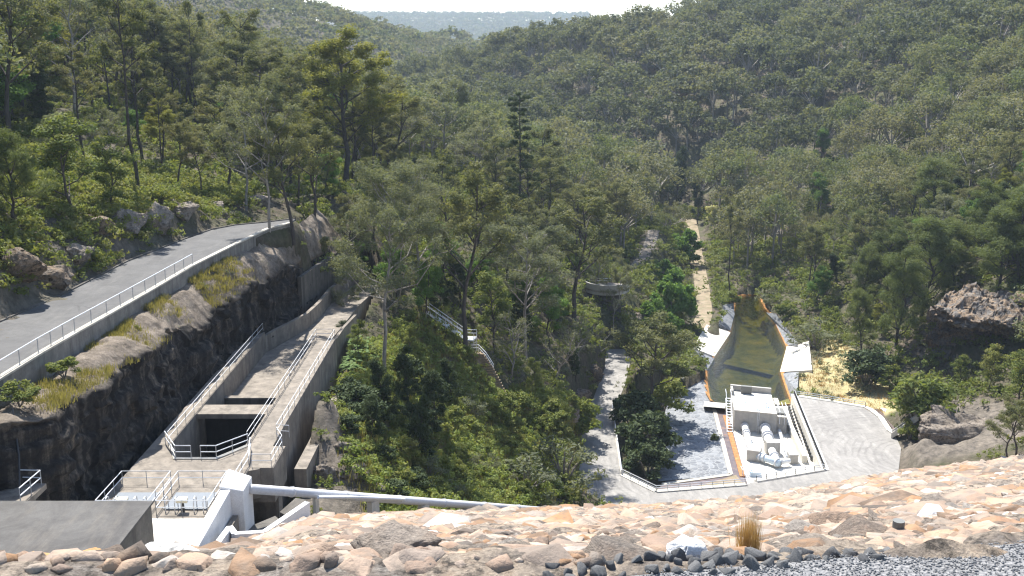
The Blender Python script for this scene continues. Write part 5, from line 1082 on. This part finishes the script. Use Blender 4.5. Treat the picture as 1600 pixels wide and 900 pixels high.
P1 = scatter(9000, 31, 700, 1150, 8.5, (-24, 7)); scatter.miss = 0; P2 = scatter(3000, 32, 1150, 2600, 19.0, (-8, 4)); scatter.miss = 0; P3 = scatter(9000, 33, 2600, 4420, 22.0, (-9, 4)); fx, fy = np.concatenate([P1, P2, P3]).T; fz = H(fx, fy); fpx, fpy = proj(fx, fy, fz + 12); v = (fpx > -40) & (fpx < 1640) & (fpy > -70); fx, fy, fz = fx[v], fy[v], fz[v]
mass('forest', 'hazy blue green forest on the distant ridges closing the valley', fx, fy, fz, np.random.default_rng(3).uniform(12, 20, len(fx)) * (1.0 + (fy > 1150) * .6 + (fy > 2600) * .5), FORMS_FAR, 'leaf_forest', 6, trunks=False)
print('forest counts', len(x), len(far_i), len(fx))
# ---- understorey: unaccountable low growth
def under(name, label, X, Y, Zs, hs, seed, leafm, src):
    rng = np.random.default_rng(seed); Vs = []; Fs = []; T = []; TP = []; b = 0
    for i in range(len(X)):
        V, F, t, tp = src[rng.integers(len(src))]; a = rng.random() * 6.28; ca, sa = math.cos(a), math.sin(a); s = hs[i]; k0 = rng.random()
        q = np.empty_like(V); q[:, 0] = (V[:, 0] * ca - V[:, 1] * sa) * s + X[i]; q[:, 1] = (V[:, 0] * sa + V[:, 1] * ca) * s + Y[i]; q[:, 2] = V[:, 2] * s + Zs[i]
        Vs.append(q.astype(np.float32)); Fs.append(F + b); b += len(q); T.append(t * .4 + .6 * k0); TP.append(tp * rng.random())
    return tag(link(name, mesh_np(name, np.concatenate(Vs), np.concatenate(Fs), M[leafm], False, {'tone': np.concatenate(T), 'tip': np.concatenate(TP)})), label, 'undergrowth', None, 'stuff')
SMALL = []
for s in range(5):
    r_ = np.random.default_rng(600 + s); C = np.array([(r_.normal() * .45, r_.normal() * .45, .25 + .5 * r_.random()) for _ in range(7)]); SMALL.append(leaves(C, 16, r_.uniform(.25, .45, 7), .8, .26, .11, r_, -.2))
KNOLL_POLY = [PY(*p)[:2] for p in [(1395,700,158),(1425,650,168),(1500,640,172),(1600,680,165),(1610,730,150),(1430,740,150)]]
def ground_pts(n, seed, y0, y1, fn):
    rng = np.random.default_rng(seed); a = R(1) * rng.uniform(-33, 33, n); r = np.sqrt(rng.uniform(y0 ** 2, y1 ** 2, n)); X, Y = r * np.sin(a), r * np.cos(a); k = fn(X, Y)
    k &= (poly_dist(X, Y, ROAD_POLY) > .6) & (poly_dist(X, Y, LOWER_POLY) > .5) & (poly_dist(X, Y, PIT_POLY) > .5) & (poly_dist(X, Y, SLAB_A) > .5) & (poly_dist(X, Y, SLAB_B) > .3) & (poly_dist(X, Y, [PZ(*p, 0) for p in [(1210,587),(1222,533),(1268,527),(1274,584)]]) > 0) & (poly_dist(X, Y, [PZ(*p, 0) for p in [(1120,560),(1078,546),(1100,503),(1146,518)]]) > 0) & (poly_dist(X, Y, KNOLL_POLY) > 0) & (line_dist(X, Y, TRACK)[0] > 3.0) & (line_dist(X, Y, OLDPATH)[0] > 2.6) & (poly_dist(X, Y, TRENCH) > .4) & ~(face_mask(X, Y) & (zface(X, Y) > H0(X, Y) - .3) & (Y < 180))
    X, Y = X[k], Y[k]; return X, Y, H(X, Y)
X, Y, Zs = ground_pts(15000, 61, 70, 420, lambda X, Y: (poly_dist(X, Y, GRASS_POLY) > 0)); hs = RNG.uniform(.6, 1.9, len(X)) * np.clip(Y / 130, .7, 1.8)
under('undergrowth', 'low mixed scrub and saplings carpeting the bush floor', X, Y, Zs, hs, 62, 'leaf_shrub', SMALL)
X, Y, Zs = ground_pts(7000, 63, 90, 330, lambda X, Y: poly_dist(X, Y, GRASS_POLY) > -50); hs = RNG.uniform(.4, 1.1, len(X)) * np.clip(Y / 130, .7, 1.8)
under('undergrowth', 'grey dry brush and fallen twigs over the bush floor', X, Y, Zs, hs, 64, 'leaf_grey', SMALL)
def blades(X, Y, Z, hgt, seed, n=14, w=.02, sp=.16, tl=.22):
    rng = np.random.default_rng(seed); k = len(X); c = np.repeat(np.stack([X, Y, Z], 1), n, 0); c[:, :2] += rng.normal(size=(k * n, 2)) * sp; hh = np.repeat(hgt, n)[:, None] * rng.uniform(.6, 1.1, (k * n, 1)); t = np.concatenate([rng.normal(size=(k * n, 2)) * tl, np.ones((k * n, 1))], 1) * hh
    a = rng.random((k * n, 1)) * 6.28; s = np.concatenate([np.cos(a), np.sin(a), a * 0], 1) * w; V = np.stack([c - s, c + s, c + t + s * .2, c + t - s * .2], 1).reshape(-1, 3); return V, np.arange(len(V)).reshape(-1, 4), np.repeat(rng.random(k * n), 4), np.repeat(rng.random(k * n), 4)
SLOPE_POLY = [PY(*p)[:2] for p in [(540,600,110),(560,740,92),(600,780,86),(905,785,134),(915,700,150),(900,620,165),(780,640,145),(740,600,147),(660,520,150),(600,520,135)]]
X, Y, Zs = ground_pts(60000, 65, 75, 175, lambda X, Y: (poly_dist(X, Y, SLOPE_POLY) < 1)); X, Y, Zs = X[:1900], Y[:1900], Zs[:1900]; hs = RNG.uniform(.7, 1.7, len(X))
under('undergrowth', 'thick bright scrub smothering the slope under the timber steps', X, Y, Zs, hs, 66, 'leaf_scrub', SMALL)
X, Y, Zs = ground_pts(16000, 67, 70, 175, lambda X, Y: X < -41); hs = RNG.uniform(.5, 1.9, len(X))
under('undergrowth', 'patchy scrub between the rocks above the upper road', X, Y, Zs, hs, 68, 'leaf_shrub', SMALL)
rng = np.random.default_rng(93); X, Y, Zs = ground_pts(90000, 69, 80, 172, lambda X, Y: (poly_dist(X, Y, SLOPE_POLY) < 1)); X, Y, Zs = X[:2600], Y[:2600], Zs[:2600]; V, F, t_, tp_ = blades(X, Y, Zs, rng.uniform(.5, 1.2, len(X)), 16, 22, .035, .5)
tag(link('slope_grass', mesh_np('slope_grass', V, F, M['leaf_bench'], False, {'tone': t_, 'tip': tp_})), 'tall pale grass growing between the bushes under the timber steps', 'grass', None, 'stuff')
# ferns, bench plants
fv, ff = zip(*[fern_mesh(700 + s) for s in range(3)]); Vs = []; Fs = []; b = 0; rng = np.random.default_rng(8)
FP = [PY(522,497,130)[:2], PY(560,500,132)[:2], PY(585,520,128)[:2], PY(575,560,120)[:2], PY(525,565,117)[:2]]
qx = rng.uniform(-24, -10, 900); qy = rng.uniform(108, 142, 900); k = (poly_dist(qx, qy, FP) < .6) & (qx > -20.0); qx, qy = qx[k][:260], qy[k][:260]; qz = H(qx, qy)
for i in range(len(qx)):
    V, F = fv[i % 3], ff[i % 3]; s = rng.uniform(.8, 1.5); a = rng.random() * 6; q = V * s; c_, s_ = math.cos(a), math.sin(a); Vs.append(np.stack([q[:, 0] * c_ - q[:, 1] * s_ + qx[i], q[:, 0] * s_ + q[:, 1] * c_ + qy[i], q[:, 2] + qz[i]], 1)); Fs.append(F + b); b += len(V)
if Vs:
    n_ = sum(map(len, Vs)); tag(link('ferns', mesh_np('ferns', np.concatenate(Vs), np.concatenate(Fs), M['leaf_fern'], False, {'tone': rng.random(n_), 'tip': rng.random(n_)})), 'patch of bright green ferns beside the end of the spillway walkway', 'ferns', None, 'stuff')
# bench grass
rng = np.random.default_rng(91); Yb = rng.uniform(62, 122, 900); kk = rng.random(900) ** 1.3; fxb = np.interp(Yb, [p[1] for p in WALL_TOP], [p[0] for p in WALL_TOP]); exb = np.interp(Yb, [p[1] for p in CUT_EDGE], [p[0] for p in CUT_EDGE]); ezb = np.interp(Yb, [p[1] for p in CUT_EDGE], [p[2] for p in CUT_EDGE])
Xb = fxb + .3 + kk * np.maximum(exb - fxb - .4, .2); Zb = np.interp(Yb, [50, 80, 100, 135], [40.0, 40.0, 40.9, 41.0]) * (1 - kk) + ezb * kk + .3 * np.sin(kk * PI)
m_ = fbm(np.stack([Xb / 4, Yb / 4, Xb * 0], 1), 3, 71) > -.15; Xb, Yb, Zb = Xb[m_], Yb[m_], Zb[m_]
V, F, t_, tp_ = blades(Xb, Yb, Zb, rng.uniform(.25, .6, len(Xb)), 5, 40, .028, .35); tag(link('bench_grass', mesh_np('bench_grass', V, F, M['leaf_bench'], False, {'tone': t_, 'tip': tp_})), 'tufts of yellowing grass along the rock bench below the road wall', 'grass', None, 'stuff')
SLAB_OUT = [PZ(*p, 0) for p in [(1210,585),(1222,535),(1266,529),(1272,582)]]
# dry grass area
rng = np.random.default_rng(92); X, Y = rng.uniform(55, 105, 2600), rng.uniform(165, 240, 2600); k = (poly_dist(X, Y, GRASS_POLY) < 0) & (poly_dist(X, Y, SLAB_OUT) > .3); X, Y = X[k], Y[k]; V, F, t_, tp_ = blades(X, Y, H(X, Y), rng.uniform(.25, .6, len(X)), 6, 14, .05, .5)
tag(link('dry_grass', mesh_np('dry_grass', V, F, M['leaf_dry'], False, {'tone': t_, 'tip': tp_})), 'straw coloured dry grass between the pool and the bush', 'grass', None, 'stuff')
# straw tuft on the dam face
q = zf(1180, 10.3); rng = np.random.default_rng(4); V, F, t_, tp_ = blades(np.array([q[0]]), np.array([q[1]]), np.array([q[2] - .05]), np.array([.5]), 9, 420, .0035, .055, .07)
me = mesh_np('straw_tuft', V - np.array(q), F, M['leaf_dry'], False, {'tone': t_, 'tip': tp_}); o = link('straw_tuft', me, None, q); tag(o, 'upright tuft of orange dry straw standing on the rock face', 'plant')
# ================================================================== rocks
def rock_unit(seed, cuts=0, npt=16, rough=.05):
    """convex broken stone: hull of a few points, optionally subdivided and roughened"""
    rng = np.random.default_rng(seed); P = rv(npt, rng) * rng.uniform(.78, 1.05, (npt, 1)); bm = bmesh.new()
    for p in P: bm.verts.new(p)
    r = bmesh.ops.convex_hull(bm, input=bm.verts[:]); bmesh.ops.delete(bm, geom=[v for v in bm.verts if not v.link_faces], context='VERTS')
    if cuts:
        bmesh.ops.bevel(bm, geom=bm.edges[:], offset=.05, segments=1, affect='EDGES', clamp_overlap=True)
        bmesh.ops.triangulate(bm, faces=bm.faces[:])
        for q in range(cuts): bmesh.ops.subdivide_edges(bm, edges=bm.edges[:], cuts=1, use_grid_fill=True)
        bmesh.ops.triangulate(bm, faces=bm.faces[:])
    bm.verts.index_update(); V = np.array([v.co[:] for v in bm.verts]); F = np.array([[v.index for v in f.verts] for f in bm.faces]); bm.free()
    if cuts: V = V * (1 + rough * fbm(V * 2.6 + seed, 5, seed % 50, .6)[:, None])
    return V, F
BOULD = [mesh_np('boulder', *rock_unit(800 + s, 2, 15, .07), M['sandstone']) for s in range(12)]
BLACK = [mesh_np('basalt_rock', *rock_unit(830 + s, 1, 13, .04), M['basalt']) for s in range(8)]
rng = np.random.default_rng(13)
def face_normal_tilt(px): return -math.atan(float(np.interp(px, *SLP)))
cnt = 0; placed = []
tries = 0
while cnt < 262 and tries < 9000:
    tries += 1; Y = 9.7 + 13.5 * rng.random() ** 1.15; px = rng.uniform(-60, 1660); X = (px - 800) / 1556 * Y
    if px > 1000 and Y < crest_edge(px) + .75: continue
    s = rng.uniform(.22, .56) * (1.3 if rng.random() < .12 else 1) * (.62 if px < 480 else 1)
    if any((X - a) ** 2 + (Y - b_) ** 2 < (.68 * (s + c_)) ** 2 for a, b_, c_ in placed): continue
    if abs(px - 1180) < 40 and Y < 11.2: continue
    if abs(px - 1468) < 55 and 16.5 < Y < 18.8: continue
    if abs(px - 1418) < 25 and 12.3 < Y < 14.3: continue
    placed.append((X, Y, s)); zz = float(zface(X, Y)); fl = rng.uniform(.34, .6)
    o = link('boulder', BOULD[rng.integers(12)], None, (X, Y, zz - s * fl * .62)); o.scale = (s * rng.uniform(.9, 1.5), s * rng.uniform(.8, 1.2), s * fl); o.rotation_euler = (face_normal_tilt(px) + rng.normal() * .15, rng.normal() * .15, rng.random() * 6.28)
    zone = 'beside the flat roofed building' if px < 330 else 'in front of the pipeline' if px < 830 else 'near the straw tuft' if px < 1330 else 'around the white survey block'
    sz = 'large' if s > .5 else 'middling' if s > .36 else 'small'
    tag(o, f'{sz} tan sandstone boulder on the dam face {zone}', 'boulder', f'{sz} boulders {zone}'); cnt += 1
# dark rocks along the crest edge
n = 0; used = []
tries = 0
while n < 110 and tries < 6000:
    tries += 1; px = rng.uniform(1030, 1680) if rng.random() < .9 else rng.uniform(850, 1030); Y = crest_edge(px) + rng.uniform(-.1, .5); X = (px - 800) / 1556 * Y; s = rng.uniform(.05, .125)
    if any((X - a) ** 2 + (Y - b_) ** 2 < (.66 * (s + c_)) ** 2 for a, b_, c_ in used): continue
    used.append((X, Y, s)); zz = float(zface(X, Y)); o = link('basalt_rock', BLACK[rng.integers(8)], None, (X, Y, zz + s * .12)); o.scale = (s * rng.uniform(.9, 1.35), s, s * rng.uniform(.7, 1.05)); o.rotation_euler = tuple(rng.random(3) * 6.28)
    tag(o, f'{"bigger" if s > .09 else "smaller"} dark basalt rock edging the gravel crest {"near the straw tuft" if px < 1300 else "below the white survey block"}', 'rock', f'{"bigger" if s > .09 else "smaller"} crest edge rocks {"by the tuft" if px < 1300 else "by the survey block"}'); n += 1
def one_rock(name, label, cat, loc, sc_, seed, mat, rot=(0, 0, 0), sub=3, planes=18, rough=.13):
    V, F = rock_unit(seed, sub, planes, rough); V = V * np.array(sc_); st_ = np.floor((V[:, 2] + .5 * fbm(V * .4, 3, 5)) / .55); V[:, :2] *= (1 + .10 * (_hash((st_ * 3).astype(np.int64) + seed, st_.astype(np.int64) * 0, st_.astype(np.int64) * 0, 9) - .5))[:, None] if max(sc_) > 1 else 1
    o = link(name, mesh_np(name, V, F, M[mat]), None, loc); o.rotation_euler = rot; return tag(o, label, cat)
q = zf(1080, 9.9); one_rock('boulder', 'white limewashed boulder among dark rocks on the crest edge', 'boulder', (q[0], q[1], q[2] + .08), (.24, .2, .17), 901, 'white_rock', sub=1)
q = zf(612, 10.2); one_rock('boulder', 'big flat orange boulder at the near end of the pipeline boulders', 'boulder', (q[0], q[1], q[2] + .05), (.6, .5, .3), 903, 'sandstone', sub=2)
for px_, Y_, s_, lb_ in ((35, 10.9, (.33, .28, .2), 'orange boulder in front of the flat roof, first of the orange pair'), (112, 11.1, (.46, .33, .24), 'wider orange boulder in front of the flat roof'), (262, 12.2, (.85, .5, .26), 'broad pale grey boulder in front of the white apron slab')):
    q = zf(px_, Y_); o = one_rock('boulder', lb_, 'boulder', (q[0], q[1], q[2] + .03), s_, int(905 + px_), 'orange_rock' if px_ < 200 else 'pale_rock', sub=2)
# rubble further down the face: one mass
def rubble(name, label, X, Y, Zs, S, forms, mat, seed, flat=(.45, .8)):
    rng = np.random.default_rng(seed); Vs = []; Fs = []; b = 0; tone = []
    for i in range(len(X)):
        V, F = forms[rng.integers(len(forms))]; a = rng.random() * 6.28; c_, s_ = math.cos(a), math.sin(a); s = S[i]; v = V * np.array([rng.uniform(.8, 1.5), rng.uniform(.7, 1.1), rng.uniform(*flat)]) * s
        q = np.stack([v[:, 0] * c_ - v[:, 1] * s_ + X[i], v[:, 0] * s_ + v[:, 1] * c_ + Y[i], v[:, 2] + Zs[i]], 1); q[:, 2] += 0; Vs.append(q.astype(np.float32)); Fs.append(F + b); b += len(V); tone.append(np.full(len(V), rng.random()))
    return tag(link(name, mesh_np(name, np.concatenate(Vs), np.concatenate(Fs), M[mat], False, {'tone': np.concatenate(tone)})), label, 'rubble', None, 'stuff')
RF = [rock_unit(860 + s, 0, 18) for s in range(12)]; RS = [rock_unit(880 + s, 0, 14) for s in range(8)]
rng = np.random.default_rng(17); N = 7000; Y = np.sqrt(rng.uniform(22 ** 2, 165 ** 2, N)); Y[:2600] = rng.uniform(19, 60, 2600); px = rng.uniform(-50, 1750, N); X = (px - 800) / 1556 * Y; k = face_mask(X - 1.2, Y) & (zface(X, Y) > H0(X, Y) - 1.2) & (zface(X, Y) > -.6); X, Y, px = X[k], Y[k], px[k]; S1 = np.where(rng.random(len(X)) < .34, rng.uniform(.8, 1.6, len(X)), rng.uniform(.25, .7, len(X))) * np.clip(Y / 70, .75, 1.25)
rubble('riprap', 'weathered sandstone riprap covering the lower dam face', X, Y, zface(X, Y) - S1 * .34, S1, RF, 'riprap_mix', 18, (.35, .6))
N = 4200; Y = np.sqrt(rng.uniform(9.3 ** 2, 22 ** 2, N)); px = rng.uniform(-50, 1660, N); X = (px - 800) / 1556 * Y; k = ~((px > 950) & (Y < crest_edge(px) + .5)); X, Y = X[k], Y[k]
N2 = 6500; Y2 = np.sqrt(rng.uniform(9.4 ** 2, 26 ** 2, N2)); px2 = rng.uniform(-50, 1680, N2); X2 = (px2 - 800) / 1556 * Y2; k = ~((px2 > 950) & (Y2 < crest_edge(px2) + .6)); X2, Y2, px2 = X2[k], Y2[k], px2[k]
S2 = rng.uniform(.12, .46, len(X2)) * np.where(px2 < 480, .7, 1)
rubble('rubble', 'irregular sandstone blocks packed flush between the bigger boulders of the dam face', X2, Y2, zface(X2, Y2) - S2 * .26, S2, [rock_unit(890 + s, 1, 16, .09) for s in range(8)], 'riprap_mix', 24, (.4, .7))
rubble('rubble', 'broken sandstone chips wedged between the boulders of the dam face', X, Y, zface(X, Y) + .0, rng.uniform(.05, .12, len(X)) * rng.uniform(.5, 1.9, len(X)), RS, 'riprap_mix', 19, (.5, .9))
N = 9000; px = rng.uniform(1000, 1700, N); Y = rng.uniform(7.9, 9.9, N); X = (px - 800) / 1556 * Y; k = Y < crest_edge(px) + .05; X, Y = X[k], Y[k]
rubble('gravel', 'grey crushed gravel surfacing the dam crest', X, Y, X * 0 + 61.025, rng.uniform(.005, .017, len(X)), RS, 'gravel_stone', 20, (.5, .9))
# ---- outcrops
one_rock('rock_knoll', 'rounded grey sandstone knoll beside the turning circle', 'rock', (*PY(1492,690,163)[:2], .2), (11.5, 5.5, 8.6), 911, 'outcrop', (0, .05, .3), 4)
one_rock('rock_knoll', 'darker cracked boulder in front of the grey knoll', 'rock', (*PY(1475,705,156)[:2], 0), (4.0, 3.0, 3.6), 912, 'outcrop', (0, 0, .8), 3)
one_rock('rock_knoll', 'low flat rock shelf at the frame edge past the grey knoll', 'rock', (*PY(1570,705,158)[:2], -1), (8, 5, 4.2), 913, 'outcrop', (0, 0, -.2), 3)
def overhang():
    """ledge with a brow, a shadowed hollow beneath and stepped rock on top"""
    n, k = 200, 80; us = np.linspace(0, 1, n); prof = [(9, 6.5), (5, 5.6), (2, 4.6), (.2, 3.4), (-.6, 2.2), (-.2, 1.2), (1.6, .6), (3.6, .2), (4.4, -1.6), (4.0, -3.6), (2.8, -5.5), (2.4, -8)]
    pr = np.array(prof); t = np.linspace(0, len(prof) - 1, k); pd = np.interp(t, range(len(prof)), pr[:, 0]); pzv = np.interp(t, range(len(prof)), pr[:, 1])
    a = np.array(PY(1448,520,196)); b_ = np.array(PY(1720,560,178)); V = []
    ax = (b_ - a); ax[2] = 0; L = np.linalg.norm(ax); ax /= L; back = np.array([-ax[1], ax[0], 0]); 
    for u in us:
        base = a * (1 - u) + b_ * u; e = min(1, u * 7, (1 - u) * 7) ** .5
        for j in range(k): V.append(base + back * pd[j] * (1 if pd[j] > 3 else e) + np.array([0, 0, pzv[j] * (.45 + .55 * e) + 1.2]))
    V = np.array(V); nz = fbm(V * .28, 5, 61); st = fbm(V * np.array([.14, .14, 1.3]), 4, 62); st = np.floor(st * 4) / 4; V += back * (-1.5 * nz - 1.6 * st)[:, None]; V[:, 2] += 1.0 * fbm(V * .3 + 9, 4, 63); rg = 1 - np.abs(fbm(V * .55 + 3, 4, 66)); V[:, 2] += .7 * rg ** 3; V += back * (.6 * fbm(V * 1.4, 4, 67))[:, None]; V += ax * (.5 * fbm(V * .5, 3, 64))[:, None]
    I = np.arange(n * k).reshape(n, k); F = np.stack([I[:-1, :-1], I[1:, :-1], I[1:, 1:], I[:-1, 1:]], -1).reshape(-1, 4); o = link('rock_outcrop', mesh_np('rock_outcrop', V - a, F, M['dark_outcrop'], False), None, tuple(a)); tag(o, 'overhanging grey sandstone outcrop with a dark cave under its brow', 'rock')
overhang()
BANK = [(20,420,105,3.4,2.4,2.2,'jutting dark rock ledge above the road at the frame edge'),(75,440,100,3.0,2.2,1.7,'low dark boulder where the road bank meets the verge'),(150,355,118,2.6,2.2,1.6,'rounded mossy rock shadowed by the pale green bush tree'),(200,352,121,3.0,2.2,1.9,'pale fractured rock on the road bank below tall trunks'),(245,345,124,3.2,2.4,2.2,'large pale slab leaning on the road bank'),(290,335,130,2.8,2.2,1.7,'flat topped rock ledge at the inside of the road bend'),(335,330,136,3.0,2.2,1.6,'ledge of pale rock past the road bend'),(265,310,132,2.6,2.0,1.5,'grey rock step above the large leaning slab'),(400,318,150,3,2.2,1.4,'flat rock shelf beside the road end'),(115,400,108,2.2,1.8,1.2,'small angular rock on the grassy road verge')]
for i, (px, py, Y, a, b_, c_, lb) in enumerate(BANK):
    p = G(px, py); one_rock('rock_ledge', lb, 'rock', (p[0], p[1], p[2] + .1), (a, b_, c_), 920 + i, 'cliff' if i < 3 else 'outcrop', (0, 0, .4 * i), 3)
SIDE = [(505,742,1.5,1.2,1.1,'round dark boulder beside the broad low wall'),(560,740,1.8,1.2,.9,'pale creviced rock between the low wall and the bush slope'),(540,660,1.4,1.0,.9,'blocky tan rock behind the broad low wall'),(590,765,1.7,1,.7,'flat pale rock under the thicket edge'),(535,700,1.8,1.3,1.0,'split tan rock beside the round dark boulder'),(548,620,1.6,1.2,1.1,'small pale rock below the ferns')]
for i, (px, py, a, b_, c_, lb) in enumerate(SIDE):
    p = G(px, py); one_rock('boulder', lb, 'boulder', (p[0], p[1], p[2]), (a, b_, c_), 940 + i, 'outcrop', (0, 0, .7 * i), 3)
ROADSIDE = [(905,620,2.4,3,2.2,'tall dark rock face beside the gravel road bend'),(925,585,2,3,2.4,'blackened rock wall shading the gravel road'),(890,650,2.2,2.2,1.8,'grey creviced rock above the gravel road'),(1000,500,3.5,2.2,2.2,'bedded grey rock face under the viewing platform'),(1020,528,3,2,1.8,'flat layered rock below the vine mounds')]
for i, (px, py, a, b_, c_, lb) in enumerate(ROADSIDE):
    p = G(px, py); one_rock('rock_ledge', lb, 'rock', (p[0], p[1], p[2]), (a, b_, c_), 960 + i, 'cliff' if i < 2 else 'outcrop', (0, 0, .7 * i), 3)
# scattered ledges in the forest of the opposite slope, individually small
rng = np.random.default_rng(23); k_ = 0
for px, py in [(1010,115),(1090,110),(1130,135),(1200,125),(1230,138),(1260,142),(1310,130),(1340,120),(1490,50),(1530,48),(1560,45),(1500,120),(1180,165),(1280,100),(1420,130),(1590,55),(1150,150),(1060,150)]:
    p = G(px, py + 8); o = link('rock_ledge', BOULD[k_ % 12], None, (p[0], p[1], p[2] + 4)); o.data = BOULD[k_ % 12]; o.scale = (rng.uniform(5, 9), 4, rng.uniform(2.5, 4.5)); o.rotation_euler = (0, 0, rng.normal() * .3); o.material_slots[0].link = 'OBJECT'; o.material_slots[0].material = M['cliff']; k_ += 1
    tag(o, 'dark sandstone ledge breaking through the forest of the opposite slope', 'rock', 'ledges on the opposite slope')
